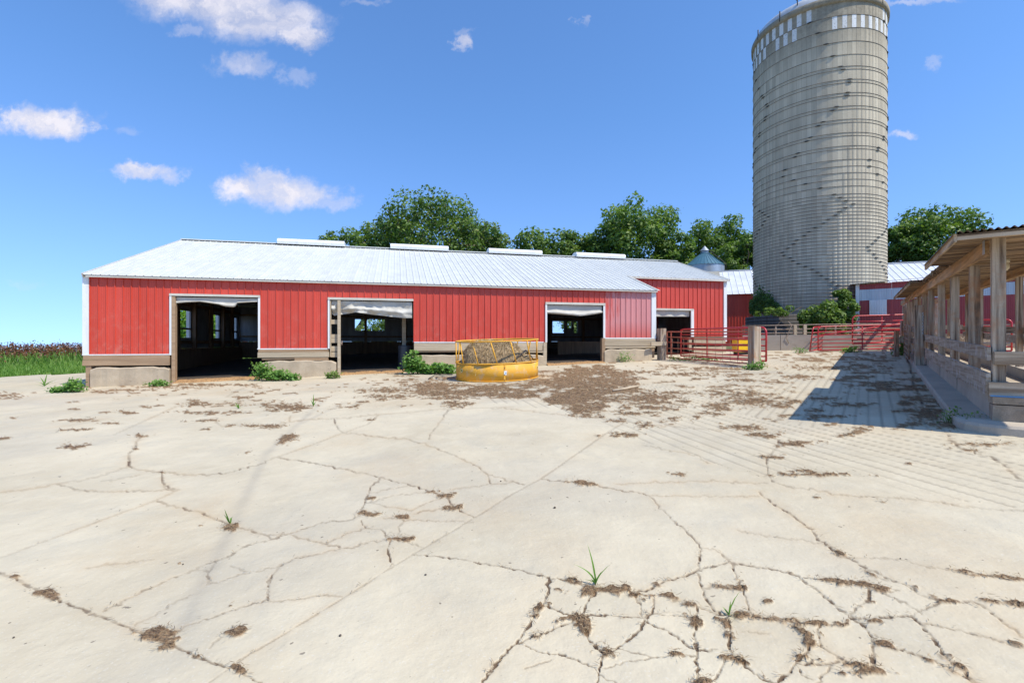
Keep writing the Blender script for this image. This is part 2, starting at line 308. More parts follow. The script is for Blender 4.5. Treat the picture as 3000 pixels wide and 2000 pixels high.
def LL(w, s): return (w, [[(float(a)/1.568, 1000+float(b)/1.568) for a, b in (q.split(',') for q in p.split())] for p in s.split(';')])
def RR(w, s): return (w, [[(1500+float(a)/1.568, 1000+float(b)/1.568) for a, b in (q.split(',') for q in p.split())] for p in s.split(';')])
CR = [
 LL(-1.3, '0,995 320,875 510,805 715,730 820,680'), LL(3, '-200,990 0,1063 60,1083 170,1140 270,1185 410,1240 490,1270 600,1315 680,1350 760,1385 860,1420 910,1448 1000,1480 1080,1505 1180,1560 1300,1620'),
 LL(1.8, '270,655 345,678 430,685 520,690 650,685 820,680'), LL(1, '0,695 120,680 225,660 330,642 440,625 590,575'),
 LL(2.2, '655,430 625,460 615,495 590,530 590,570 650,590 735,600 840,608 940,612 1040,605 1200,560 1265,532'),
 LL(-1.4, '1265,532 1400,485 1545,430 1690,380 1740,335 1870,325 2040,310 2352,300'),
 LL(2.6, '1265,532 1350,542 1480,565 1600,590 1745,622 1880,660 1960,685 2050,715 2080,755 2130,785 2180,808'),
 LL(1.5, '745,600 745,640 755,670; 800,690 770,660'), LL(2, '715,730 760,745 850,770 930,785 980,812 1060,840 1100,855 1180,878 1230,890 1245,908'),
 LL(2, '480,1235 560,1190 650,1150 760,1100 880,1050 1020,995 1130,940 1240,910 1330,880 1480,830 1600,820 1650,800 1660,770 1680,720 1700,670 1745,625'),
 LL(1.6, '1660,820 1680,858 1750,862 1770,890 1800,905 1880,925 1945,945'), LL(1.5, '1240,885 1320,885 1410,905 1500,930 1560,945 1600,945 1720,915 1800,910'),
 LL(1.8, '800,1325 880,1295 1000,1255 1100,1220 1230,1185 1230,1100 1250,1070 1290,1030 1340,1000 1440,980 1560,950'),
 LL(1, '1230,1190 1280,1190 1370,1180 1450,1165 1530,1165 1570,1170; 1230,1185 1235,1130 1245,1090'),
 LL(-1.5, '930,1585 1120,1450 1300,1345 1570,1180 1810,1030 1900,975 2180,808 2352,700'),
 LL(2, '1810,1025 1790,990 1780,950 1795,910'), LL(1.2, '1825,890 1830,850 1880,810'),
 LL(1, '890,1050 960,1055 1000,1000; 960,1055 950,1115 1050,1085 1150,1060 1280,1030 1340,1000'),
 LL(1, '1690,740 1800,710 1960,690; 1700,735 1790,760 1890,775 1990,730 2060,710; 1900,790 2040,765; 1760,810 1900,820 2170,830; 1690,700 1880,660'),
 LL(2.4, '1900,978 2000,985 2130,1000 2240,1020 2352,1042'), LL(1.3, '1535,355 1540,380 1570,415 1640,425 1760,440 1880,450 1960,475 2100,530 2200,575 2240,610 2250,650'),
 LL(1, '2240,610 2352,640; 2060,685 2140,670 2260,655 2352,645; 1480,930 1600,880 1680,858'), LL(.8, '2060,310 2030,360 1990,410 1970,450; 1335,340 1330,370 1250,400; 990,360 1020,390'),
 LL(-1.6, '1035,258 1090,225 1170,195 1230,178; 530,425 640,375 740,330 830,290 890,270'), LL(4, '2352,1395 2300,1450 2250,1510 2215,1565 2190,1600'),
 LL(1.2, '1300,370 1440,358 1545,352 1740,335'), LL(.7, '620,1300 720,1250 800,1200 880,1160; 1060,1030 1140,1055; 480,640 560,630 640,610; 400,1040 700,1000'), LL(1, '965,1405 1020,1355'),
 LL(3.4, '2040,312 2125,305 2050,250 1990,215 1975,190'),
 RR(2, '0,640 50,655; 130,632 240,645 360,655 480,680 560,690 630,708 660,740 700,780 740,820 800,870 830,900 870,950 850,1050'),
 RR(.8, '630,708 800,708 1000,710 1135,710; 480,655 700,645 850,640 1000,645 1175,655'),
 RR(3.2, '0,1042 60,1055 160,1080 250,1095 350,1120 450,1135 560,1150 640,1135 700,1100 800,1075 850,1050 900,1035 1000,1012'),
 RR(3.8, '170,1080 165,1160 140,1210 90,1280 40,1360 0,1400 -60,1470 -150,1580'), RR(1.2, '1000,1012 960,970 920,950 870,945'),
 RR(3, '1000,1012 1100,1030 1220,1050 1300,1070 1400,1090 1480,1100 1560,1110 1640,1130 1700,1150 1770,1140'),
 RR(3.2, '1300,1070 1370,1120 1430,1165 1480,1210 1530,1245'), RR(2.5, '1005,1012 1030,1070 1060,1140 1080,1200 1105,1265'),
 RR(3, '850,1060 870,1130 890,1180 930,1235 970,1255 1060,1260 1160,1270 1260,1285 1400,1295 1480,1300 1535,1295'),
 RR(.8, '870,1130 960,1125 1060,1140'),
 RR(3.2, '1135,690 1150,710 1200,745 1250,775 1290,800 1330,830 1380,870 1400,900 1460,940 1480,965 1540,990 1600,1030 1680,1065 1760,1100 1830,1130 1870,1160 1950,1185 2050,1195 2150,1190 2260,1205 2400,1220'),
 RR(1.6, '1600,1030 1650,1065 1700,1090 1760,1100; 1465,940 1510,990 1560,1000; 1820,1115 1850,1150'),
 RR(1.6, '1225,450 1215,490 1170,530 1175,610 1200,645 1250,660 1400,685 1560,710 1700,715 1870,725 2000,745 2200,770 2400,778; 1160,620 1175,610'),
 RR(1.2, '1560,990 1700,995 1800,1005 1900,1030 2050,1060 2200,1080 2400,1100'), RR(.8, '1040,865 1200,895 1350,915 1460,930; 600,475 700,495 860,525 900,560'),
 RR(3, '2200,525 2260,570 2330,630 2400,650; 1990,415 2030,460 2060,490 2200,530'), RR(3.6, '350,1190 330,1240 300,1265; 380,1150 350,1190'),
 RR(3, '150,1210 190,1225 240,1250 300,1262 380,1255 480,1260 600,1270 640,1250 760,1258 850,1280'),
 RR(3.6, '550,1150 590,1200 590,1250 610,1275 580,1330 520,1380 480,1410 430,1440 400,1500 390,1580'), RR(2.8, '650,1180 650,1220 620,1270'),
 RR(4, '300,1290 340,1330 350,1370 390,1410 430,1430'), RR(3.6, '0,1400 60,1370 150,1340 240,1300 290,1280'),
 RR(2.6, '60,1395 130,1425 230,1440 310,1470 380,1500 400,1530 480,1568'), RR(2.8, '620,1285 700,1320 780,1370 820,1405 850,1415 940,1410'),
 RR(3.2, '850,1220 845,1290 835,1350 850,1415 850,1480 855,1590'), RR(1.5, '420,1500 520,1470 640,1450 750,1440 850,1440; 490,1410 560,1430 640,1450'),
 RR(1.5, '740,1190 850,1215 960,1255'), RR(4, '985,1270 1000,1330 1000,1420 1040,1465 1100,1510 1150,1550 1210,1565 1260,1530 1300,1480 1350,1430 1380,1370 1340,1340 1280,1300 1250,1285'),
 RR(2.8, '1380,1375 1420,1400 1490,1440 1500,1465 1450,1480 1380,1475 1310,1475'), RR(2, '1420,1295 1400,1340 1420,1395'),
 RR(3.6, '1535,1250 1600,1290 1640,1340 1660,1390 1660,1470 1650,1510 1580,1490 1540,1475 1490,1440'),
 RR(3.8, '1660,1380 1740,1400 1830,1425 1900,1450 1970,1480 2040,1520 2120,1565'), RR(3.8, '1560,1270 1700,1265 1830,1260 1870,1290 1920,1340 1960,1400 2000,1460 2060,1500 2120,1560 2180,1600'),
 RR(3.2, '1830,1260 1900,1230 1960,1200'), RR(2, '1700,1155 1760,1180 1850,1225 1880,1250'), RR(2.8, '1640,1140 1640,1190 1590,1210 1550,1260'),
 RR(2.5, '1870,1290 1980,1310 2100,1340 2200,1365 2400,1420'), RR(2.8, '2130,1200 2200,1240 2250,1280 2290,1315'),
 RR(2, '1480,1470 1440,1520 1400,1568; 1310,1490 1330,1530 1380,1550; 1500,1450 1600,1540'), RR(2, '990,1440 960,1500 930,1550; 2290,1315 2352,1360'),
 RR(-1.5, '0,700 130,632 420,430 520,370'), RR(1.2, '-100,305 60,318 280,340 400,350 550,372 680,385 860,400 960,408'),
 RR(2.5, '1965,400 1900,330 1850,200 1815,60'),
 RR(.8, '180,1460 60,1500; 1060,1330 1180,1340'),
]
LITT = [('L', '215,1165,48,22 60,1082,22,8 1025,858,62,20 925,845,20,7 825,1022,20,6 730,1355,80,34 810,1415,55,20 910,1445,12,8 1075,1340,60,14 1100,1508,32,22 1060,1215,50,20 1690,722,22,8 1690,795,55,12 2010,695,55,9 2040,710,30,12 2080,768,40,14 1870,812,35,14 1840,910,55,14 1315,452,45,20 1340,435,30,6 1130,513,18,6 335,482,65,10 25,445,30,8 0,250,110,14 640,435,30,6 625,495,12,5 740,600,20,4 1210,390,90,9 350,362,85,5 350,407,65,4 510,378,50,4 960,362,40,4 940,404,30,4 1060,387,35,5 580,328,45,6 480,328,35,4 340,310,25,3 680,302,30,4 340,280,35,3 930,290,90,9 970,328,160,7 1320,300,110,20 1110,258,45,6 890,272,30,5 450,235,60,5 600,225,160,5 750,212,150,5 900,200,150,5 1070,200,120,4 1190,240,35,5 1330,240,40,4 1750,270,25,6 1790,225,120,12 1800,255,90,8 2060,262,100,5 2090,290,60,12 1700,360,25,4 850,367,10,3 60,352,12,3 1985,210,120,25'),
 ('R', '620,265,130,30 720,240,60,14 560,330,90,8 640,305,130,10 350,343,65,7 480,365,40,6 605,385,50,12 735,357,35,6 840,350,18,8 500,430,75,8 310,650,60,10 755,612,45,11 1060,395,95,14 1180,432,60,11 1310,470,90,14 1200,533,75,8 1430,612,190,9 1330,603,90,9 1400,718,25,6 1705,740,22,8 1820,562,28,8 1530,432,35,8 1600,405,45,14 1465,382,25,8 1100,275,120,20 940,295,60,12 910,330,60,8 960,235,70,15 1110,245,90,12 1400,350,55,14 1530,345,50,10 1550,292,100,9 1380,318,50,6 1790,385,25,14 1850,372,50,14 1815,320,50,10 1300,280,45,9 1860,265,60,10 1430,265,70,8 1930,330,60,28 1990,385,60,18 2035,300,60,26 1960,270,60,30 380,1145,120,20 650,1168,90,18 200,1140,35,18 280,1275,60,18 330,1320,25,26 440,1425,50,24 1010,1265,60,18 845,1290,22,22 1010,1450,40,12 780,1437,45,8 1175,1197,28,9 1540,1285,35,22 1620,1115,80,10 1690,1140,40,12 2020,1198,50,9 1640,1290,50,12 1640,1525,120,16 1560,1490,50,12 1370,1385,20,22 1330,1450,28,16 1670,1380,28,18 870,1565,40,12 2160,475,110,7 2090,500,60,7 1500,120,220,10 640,300,60,9 1240,300,60,9 1150,430,60,9 560,140,120,5 800,150,120,8 960,125,120,6 1100,180,120,6 1340,165,90,9')]
BIG = [(1740, 1120, 160, 62, 1.1), (1710, 1150, 135, 70, 1.1), (1640, 1135, 180, 30, .95), (1480, 1145, 190, 26, .98), (1330, 1140, 150, 26, .80), (1230, 1120, 190, 24, .60), (1560, 1105, 110, 26, .6),
       (1900, 1150, 260, 60, .42), (2050, 1090, 300, 30, .46), (2200, 1150, 250, 70, .42), (2450, 1045, 230, 26, .66), (2560, 1110, 150, 60, .66), (2700, 1170, 80, 80, .72),
       (1820, 1095, 190, 20, .42), (2060, 1065, 240, 12, .5), (650, 1150, 480, 40, .33), (1300, 1090, 420, 10, .32), (1050, 1180, 300, 24, .28), (2000, 1200, 400, 50, .30), (2400, 1075, 260, 30, .3), (2850, 1060, 150, 30, .5)]

def in_poly(px, py, poly):
    ins = np.zeros(px.shape, bool); n = len(poly)
    for i in range(n):
        x1, y1 = poly[i]; x2, y2 = poly[(i+1) % n]
        c = ((y1 > py) != (y2 > py)) & (px < (x2-x1)*(py-y1)/((y2-y1) if y2 != y1 else 1e-9)+x1); ins ^= c
    return ins
def barn_tw(x, y):
    dx, dy = x+12.9, y-14.5; c, s = math.cos(BA), math.sin(BA)
    return dx*c+dy*s, -dx*s+dy*c
def yard():
    rng = np.random.RandomState(4)
    NC, NR = 1060, 560
    az = np.radians(np.linspace(-64, 64, NC+1)); ir = np.linspace(1/1.45, 1/44., NR+1); r = 1/ir
    AZ, Rr = np.meshgrid(az, r); X = Rr*np.sin(AZ); Y = Rr*np.cos(AZ); Z0 = g(X, Y)
    Ys = np.maximum(Y, .3); PX = 1500+FP*X/Ys; PY = 1000-FP*(A0+AX*X+AY*Y)/Ys     # where each yard point lies in the photo
    cell = Rr*(az[1]-az[0]); dist = np.full(X.shape, 9.0); wid = np.zeros(X.shape); stg = np.ones(X.shape); dI = ir[0]-ir[1]; jd = np.full(X.shape, 9.0)
    def seg(ax, ay, bx, by, hw, joint):
        mrg = .12
        cs = np.array([[ax, ay], [bx, by]]); ra = np.hypot(cs[:, 0], cs[:, 1]); aa = np.arctan2(cs[:, 0], cs[:, 1])
        r0, r1 = ra.min()-mrg, ra.max()+mrg; da = mrg/max(.8, ra.min()); a0, a1 = aa.min()-da, aa.max()+da
        i0 = int(np.searchsorted(-ir, -1/max(r0, .5))); i1 = int(np.searchsorted(-ir, -1/r1))
        j0 = int(np.searchsorted(az, a0)); j1 = int(np.searchsorted(az, a1))
        i0, i1 = max(0, min(i0, i1)-1), min(NR+1, max(i0, i1)+1); j0 = max(0, j0-1); j1 = min(NC+1, j1+1)
        if i0 >= i1 or j0 >= j1: return
        xs = X[i0:i1, j0:j1]; ys = Y[i0:i1, j0:j1]; ex, ey = bx-ax, by-ay; L2 = ex*ex+ey*ey+1e-12
        t = np.clip(((xs-ax)*ex+(ys-ay)*ey)/L2, 0, 1); d = np.hypot(xs-ax-t*ex, ys-ay-t*ey)
        ln = math.sqrt(L2); nx, ny = -ey/ln, ex/ln; rr_ = np.hypot(xs, ys); cr = np.abs(nx*xs+ny*ys)/rr_*rr_**2*abs(dI)+np.abs(-nx*ys+ny*xs)/rr_*rr_*(az[1]-az[0])
        he = np.maximum(hw, .52*cr); sg = np.clip(hw/(.62*cr), .16, 1)**1.0
        rel = d/he; sub = dist[i0:i1, j0:j1]; m = rel < sub/np.maximum(wid[i0:i1, j0:j1], 1e-4)
        m |= (wid[i0:i1, j0:j1] == 0)
        dist[i0:i1, j0:j1] = np.where(m, d, sub); wid[i0:i1, j0:j1] = np.where(m, he, wid[i0:i1, j0:j1]); stg[i0:i1, j0:j1] = np.where(m, sg, stg[i0:i1, j0:j1])
    for w, polys in CR:
        joint = w < 0; w = abs(w)
        for pl in polys:
            pts = [pl[0]]
            for a, b in zip(pl[:-1], pl[1:]):
                L = math.hypot(b[0]-a[0], b[1]-a[1]); n = max(1, int(L/(26 if joint else 9)))
                for k in range(1, n+1):
                    t = k/n; jx = jy = 0
                    if k < n: s_ = .6 if joint else 2.5; jx, jy = rng.normal(0, s_), rng.normal(0, s_*.75)
                    pts.append((a[0]+(b[0]-a[0])*t+jx, a[1]+(b[1]-a[1])*t+jy))
            W = [G(*p) for p in pts]
            for a, b in zip(W[:-1], W[1:]):
                Zd = max(1.5, (a[1]+b[1])/2); hw = (.34 if joint else .50)*w*Zd/FP*(rng.uniform(.75, 1.1) if joint else rng.uniform(.15, 1.5)**1.2)+.0006*Zd/2
                seg(a[0], a[1], b[0], b[1], max(hw, .0012), joint)
    wob = np.clip(1+2.6*(fbm(X*26, Y*26, 3, 3)-.48)*np.clip(3.2/Rr, 0, 1), .15, 2.6)
    hwv = np.maximum(wid, 1e-4)*wob
    soft = np.maximum(cell*.55, .0015)
    crack = np.where(wid > 0, 1-sstep(hwv-soft*.4, hwv+soft, dist), 0.)*stg
    halo = np.where(wid > 0, np.exp(-dist/(.014+.012*Rr*.3)), 0.)*np.clip(hwv/.005, .2, 1)*sstep(.35, .7, fbm(X*2.3, Y*2.3, 8, 3))
    halo += .32*np.where(wid > 0, np.exp(-dist/.10), 0.)*sstep(.45, .7, fbm(X*1.1, Y*1.1, 18, 4))
    # ---- grooves cut into the wet concrete
    c, s = math.cos(BA), math.sin(BA)
    PA = [(1420, 1158), (1640, 1160), (1900, 1120), (2080, 1130), (2060, 1190), (2330, 1248), (2800, 1268), (3300, 1290), (3600, 1600), (3000, 1490), (2680, 1452), (2350, 1400), (2150, 1375), (1900, 1300), (1700, 1215), (1560, 1190), (1440, 1180)]
    PB = [(2150, 1050), (2320, 1030), (2650, 1036), (2730, 1130), (2800, 1262), (2330, 1246), (2060, 1188), (2100, 1120)]
    jx = (vnoise(X*4, Y*4, 31)-.5)*26; jy = (vnoise(X*4, Y*4, 37)-.5)*16
    inA = in_poly(PX+jx, PY+jy, PA); inB = in_poly(PX, PY, PB)
    inA &= ~inB
    ca = X*c+Y*s; cb = X*.802-Y*.598
    def gro(q, sp, wd):
        f_ = np.abs(q/sp-np.round(q/sp))*sp; aa = np.maximum(cell*.7, .004)
        cov = (1-sstep(wd-aa, wd+aa, f_)); k = np.round(q/sp).astype(np.int64)
        return cov*(.45+.55*_h(k, k*3, 9))
    gv = np.where(inA, gro(ca, .19, .016), 0)+np.where(inB, gro(cb, .155, .016), 0)
    gv *= sstep(.12, .45, fbm(X*1.3, Y*1.3, 12, 3))*.8+.2
    gv *= np.clip(1-(Rr-14)/16, .25, 1)
    # ---- litter of straw and manure
    lit = np.zeros(X.shape)
    n1 = fbm(X*2.6, Y*2.6, 21, 4, .55); n2 = fbm(X*9, Y*9, 22, 3, .6); nn = .62*n1+.38*n2
    n4 = fbm(X*14, Y*14, 24, 3, .6)
    for sd, st in LITT:
        for q in st.split():
            a, b, rx, ry = map(float, q.split(',')); a = a/1.568+(1500 if sd == 'R' else 0); b = 1000+b/1.568; rx /= 1.568; ry /= 1.568
            m = (np.abs(PX-a) < rx*1.6) & (np.abs(PY-b) < ry*1.9)
            if not m.any(): continue
            tilt = ((a*7+b*3) % 1.0-.5)*.25
            d = np.hypot((PX[m]-a)/rx, (PY[m]-b-tilt*(PX[m]-a)*ry/rx)/ry)
            v = 1.02-d+(n4[m]-.5)*3.0+(n2[m]-.5)*1.6
            lit[m] = np.maximum(lit[m], sstep(.05, .30, v))
    cov = np.zeros(X.shape)
    for (a, b, rx, ry, k) in BIG:
        d = np.hypot((PX-a)/rx, (PY-b)/ry); cov = np.maximum(cov, k*(1-sstep(.55, 1.25, d)))
    lit = np.maximum(lit, sstep(0, .05, nn-(.735-.36*cov)) * (cov > .02))
    far_pen = (PX > 2700) & (PY < 1130) & (X > 8); lit = np.maximum(lit, np.where(far_pen & (n1 > .52), sstep(.52, .58, n1), 0))
    mb = barn_tw(X, Y)[1]; tb = barn_tw(X, Y)[0]
    foot = np.where((tb > -.2) & (tb < 19.3), np.exp(-np.abs(mb-.05)/.12), 0); lit = np.maximum(lit, sstep(.5, .7, foot*(.5+n2)))
    shat = (PY > 1600) & (PX > 1480) & (wid > .0018*Rr); lit = np.maximum(lit, np.where(shat & (dist < .030*n2+.004), sstep(.52, .60, n1*.5+n2*.5), 0))
    lit *= (Rr < 40)
    halo = np.maximum(halo, .9*np.clip(cov, 0, .6)*sstep(.35, .65, n1))
    stain = sstep(.48, .72, fbm(X*.45+3, Y*.45, 41, 5, .6))*.8
    rust = halo*.7+.35*sstep(.55, .8, fbm(X*.8, Y*.8, 47, 4))
    tyre = np.zeros(X.shape)
    for (p, q, hw) in [((950, 1170), (780, 1330), .06), ((780, 1330), (540, 1830), .055), ((1010, 1180), (860, 1250), .05)]:
        a = G(*p); b = G(*q); ex, ey = b[0]-a[0], b[1]-a[1]; L2 = ex*ex+ey*ey; t = np.clip(((X-a[0])*ex+(Y-a[1])*ey)/L2, 0, 1)
        d = np.hypot(X-a[0]-t*ex, Y-a[1]-t*ey); tyre = np.maximum(tyre, np.exp(-(d/hw)**2)*(.3+.7*fbm(X*3, Y*3, 55, 3)))
    damp = in_poly(PX, PY, [(1190, 1085), (1780, 1085), (1900, 1110), (1700, 1150), (1400, 1165), (1180, 1140)])*fbm(X*1.2, Y*1.2, 61, 3)
    Z = Z0 - .009*crack - .006*gv + lit*(.003+.013*n4) + .006*(fbm(X*.9, Y*.9, 71, 3)-.5)
    # ---- which faces exist
    fx = (X[:-1, :-1]+X[1:, 1:])/2; fy = (Y[:-1, :-1]+Y[1:, 1:])/2
    t_, w_ = barn_tw(fx, fy)
    keep = ~((t_ > .25) & (t_ < 19.05) & (w_ > .28)) & ~((t_ >= 19.05) & (t_ < 24.6) & (w_ > 2.75))
    keep &= ~((fx < -10) & (fy > 19.4+.66*(fx+21.5)+.25*np.sin(fx*3)))
    keep &= ~((t_ < .3) & (w_ > 8)) & ~((fy > 24.6) & (fx < 17)) & (fy < 36)
    keep &= fy > -9
    # ---- slabs: regions between cracks and joints
    bar = np.where(wid > 0, dist < np.maximum(wid*.8, cell*3.0), False)
    bar &= ~((gv > 0) & (wid < .002))
    cb_ = bar[:-1, :-1] | bar[1:, 1:] | bar[1:, :-1] | bar[:-1, 1:]
    free = keep & ~cb_
    lab = np.full(free.shape, -1, int); par = []
    def find(a):
        while par[a] != a: par[a] = par[par[a]]; a = par[a]
        return a
    prev = []
    for i in range(NR):
        row = free[i].astype(np.int8); dd = np.diff(np.concatenate([[0], row, [0]])); st = np.where(dd == 1)[0]; en = np.where(dd == -1)[0]; cur = []
        pi = 0
        for a, b in zip(st, en):
            k = len(par); par.append(k); lab[i, a:b] = k; cur.append((a, b, k))
        for (a, b, k) in cur:
            for (pa, pb, pk) in prev:
                if pb > a and pa < b:
                    ra, rb = find(k), find(pk)
                    if ra != rb: par[max(ra, rb)] = min(ra, rb)
        prev = cur
    root = np.array([find(k) for k in range(len(par))]); lab = np.where(lab >= 0, root[np.maximum(lab, 0)], -1)
    ids, cnt = np.unique(lab[lab >= 0], return_counts=True); big = ids[cnt > 160]
    lab = np.where(np.isin(lab, big), lab, -1); crk = (crack[:-1, :-1] > .3) | (crack[1:, 1:] > .3)
    for _ in range(14):
        for ax, sh in ((0, 1), (0, -1), (1, 1), (1, -1)):
            nb = np.roll(lab, sh, ax); m_ = (lab < 0) & (nb >= 0) & keep & ~crk; lab[m_] = nb[m_]
    idx = np.arange((NR+1)*(NC+1)).reshape(NR+1, NC+1)
    F = np.stack([idx[1:, :-1], idx[1:, 1:], idx[:-1, 1:], idx[:-1, :-1]], -1)
    V = np.stack([X, Y, Z], -1).reshape(-1, 3)
    att = dict(crack=crack.ravel(), groove=gv.ravel(), litter=lit.ravel(), rust=rust.ravel(), tyre=(tyre+damp*.8).ravel(), stain=stain.ravel(), halo=halo.ravel())
    lf = (lit[:-1, :-1]+lit[1:, 1:])/2 > .5
    def sub(name, msk, mat, parent, **kw):
        f = F[msk]
        if len(f) == 0: return
        u, inv = np.unique(f, return_inverse=True)
        me = npmesh(name, V[u], inv.reshape(f.shape), mat, {k: a[u] for k, a in att.items()}, smooth=True)
        o = inst(name, me, parent, Matrix.Identity(4)); tag(o, **kw); return o
    root_o = bpy.data.objects.new('concrete_yard', None); _link(root_o, None, Matrix.Identity(4)); root_o['kind'] = 'structure'
    used = np.zeros(free.shape, bool)
    print('SLABS', len(big)); order = sorted(big, key=lambda b: -cnt[list(ids).index(b)])[:280]
    for b in order:
        m = (lab == b); used |= m; sub('slab', m & ~lf, M['yard'], root_o)
    sub('crack_filling', keep & ~used & ~lf, M['yard'], root_o, kind='stuff')
    lo = sub('straw_litter', keep & lf, M['yard'], None, kind='stuff', label='brown trampled straw and manure scattered over the concrete yard', cat='litter')
    # coarse slab under and around the detailed sheet (behind and beside the viewer)
    q = []
    for xx in np.arange(-26, 26.1, 2.0):
        for yy in np.arange(-14, 16.1, 2.0): q.append((xx, yy))
    nx, ny = 27, 16; V2 = [(x, y, gz(x, y)-.022) for x, y in q]; F2 = [(i*ny+j, (i+1)*ny+j, (i+1)*ny+j+1, i*ny+j+1) for i in range(nx-1) for j in range(ny-1)]
    F2 = [f for f in F2 if V2[f[0]][1] < 12]
    sl = npmesh('under_slab', V2, F2, M['yard']); inst('under_slab', sl, root_o, Matrix.Identity(4))
    # litter points for straw blades
    w = (lit*(Rr**-.35)*(Rr < 24)*np.clip((Rr-1.5)/9, .12, 1)).copy(); w[:, :] *= (np.abs(AZ) < R(50)); w += crack*(wid > .004)*(PY > 1500)*.05
    k2 = np.zeros(w.shape, bool); k2[:-1, :-1] = keep; w *= k2
    p = w.ravel()/w.sum(); ch = rng.choice(len(p), 26000, p=p)
    return V[ch], Rr.ravel()[ch], lit.ravel()[ch]

def yard_mat():
    m, t, b = newmat('yard_concrete'); L = t.links
    geo = N(t, 'ShaderNodeNewGeometry'); P = geo.outputs['Position']
    def noise(sc, d=5, r=.6, dist=0): n = N(t, 'ShaderNodeTexNoise', inp={'Scale': sc, 'Detail': d, 'Roughness': r, 'Distortion': dist}); L.new(P, n.inputs['Vector']); return n.outputs[0]
    def mr(x, a, b_, c, d): n = N(t, 'ShaderNodeMapRange', inp={1: a, 2: b_, 3: c, 4: d}); L.new(x, n.inputs[0]); return n.outputs[0]
    def mix(f, A, B):
        n = N(t, 'ShaderNodeMix', data_type='RGBA')
        for s_, v in (('A', A), ('B', B)):
            if isinstance(v, tuple): n.inputs[s_].default_value = (*v, 1)
            else: L.new(v, n.inputs[s_])
        if isinstance(f, float): n.inputs['Factor'].default_value = f
        else: L.new(f, n.inputs['Factor'])
        return n.outputs['Result']
    def at(nm): return N(t, 'ShaderNodeAttribute', attribute_name=nm).outputs['Fac']
    def mul(a, b_):
        n = N(t, 'ShaderNodeMath', operation='MULTIPLY'); L.new(a, n.inputs[0])
        if isinstance(b_, float): n.inputs[1].default_value = b_
        else: L.new(b_, n.inputs[1])
        return n.outputs[0]
    c = mix(mr(noise(.55, 6, .62), .35, .68, 0, 1), (.575, .500, .358), (.465, .398, .278))
    c = mix(mr(noise(3.2, 6, .65, .4), .45, .75, 0, .55), c, (.61, .54, .395))
    c = mix(mr(noise(1.4, 7, .7, .5), .50, .70, 0, .55), c, (.43, .39, .30))
    c = mix(mul(at('rust'), mr(noise(6, 4), .3, .7, .35, .9)), c, (.50, .37, .22))
    c = mix(mul(at('stain'), .25), c, (.33, .31, .27))
    c = mix(mr(noise(38, 3, .7), .66, .74, 0, .40), c, (.23, .19, .15))
    c = mix(mr(noise(75, 2, .6), .30, .38, .35, 0), c, (.60, .58, .53))
    c = mix(mr(noise(17, 2, .5), .735, .76, 0, .75), c, (.14, .11, .085))
    oi = N(t, 'ShaderNodeObjectInfo'); rr_ = mr(oi.outputs['Random'], 0, 1, .955, 1.035); vs_ = N(t, 'ShaderNodeVectorMath', operation='SCALE'); L.new(c, vs_.inputs[0]); L.new(rr_, vs_.inputs['Scale']); c = vs_.outputs[0]
    c = mix(mul(at('tyre'), .34), c, (.20, .185, .17))
    c = mix(mul(at('groove'), .62), c, (.20, .165, .125))
    c = mix(mul(mr(at('crack'), .03, .72, 0, 1), mr(noise(24, 3), .25, .7, 1.0, .86)), c, (.095, .058, .035))
    lc = mix(mr(noise(42, 4, .7), .36, .66, 0, 1), (.125, .072, .038), (.43, .275, .145))
    lc = mix(mr(noise(150, 2, .6), .55, .7, 0, .6), lc, (.52, .39, .24))
    c = mix(at('litter'), c, lc)
    L.new(c, b.inputs['Base Color']); b.inputs['Roughness'].default_value = .93; b.inputs['Specular IOR Level'].default_value = .25
    n1 = noise(60, 4, .7); n2 = noise(5, 4, .6)
    ad = N(t, 'ShaderNodeMath', operation='MULTIPLY_ADD', inp={1: .10}); L.new(n1, ad.inputs[0]); L.new(n2, ad.inputs[2])
    bp = N(t, 'ShaderNodeBump', inp={'Strength': .8, 'Distance': .02}); L.new(ad.outputs[0], bp.inputs['Height'])
    l2 = noise(34, 5, .75); bp2 = N(t, 'ShaderNodeBump', inp={'Distance': .03}); L.new(mul(at('litter'), 1.0), bp2.inputs['Strength']); L.new(l2, bp2.inputs['Height']); L.new(bp.outputs[0], bp2.inputs['Normal'])
    L.new(bp2.outputs[0], b.inputs['Normal']); return m
M['yard'] = yard_mat()
LP, LR, LL_ = yard()

def blades(name, pos, length, width, dirs, tone, mat, bend=0.0, up=None, parent=None, **kw):
    """each blade: two quads from base along dirs (unit) ; numpy batch"""
    n = len(pos); rng = np.random.RandomState(len(name)+n)
    side = np.cross(dirs, np.array([0, 0, 1.0])[None, :]+rng.normal(0, .25, (n, 3))); side /= np.linalg.norm(side, axis=1, keepdims=True)+1e-9
    L = length[:, None]; W = width[:, None]/2
    mid = pos+dirs*L*.55; b = np.zeros((n, 3)); b[:, 2] = -1
    tip = pos+dirs*L+b*(bend*length)[:, None] if bend != 0 else pos+dirs*L
    V = np.stack([pos-side*W*.7, pos+side*W*.7, mid+side*W, mid-side*W, tip+side*W*.15, tip-side*W*.15], 1).reshape(-1, 3)
    k = np.arange(n)[:, None]*6; F = np.concatenate([k+np.array([[0, 1, 2, 3]]), k+np.array([[3, 2, 4, 5]])], 0)
    me = npmesh(name, V, F, mat, {'tone': np.repeat(tone, 6)})
    Mw = WM[parent.name] if parent is not None else Matrix.Identity(4)
    if parent is not None: me.transform(Mw.inverted())
    o = inst(name, me, parent, Mw); return tag(o, **kw)
rng = np.random.RandomState(9)
n = len(LP); a = rng.uniform(0, 2*np.pi, n); d = np.stack([np.cos(a), np.sin(a), rng.uniform(-.02, .22, n)], 1); d /= np.linalg.norm(d, axis=1, keepdims=True)
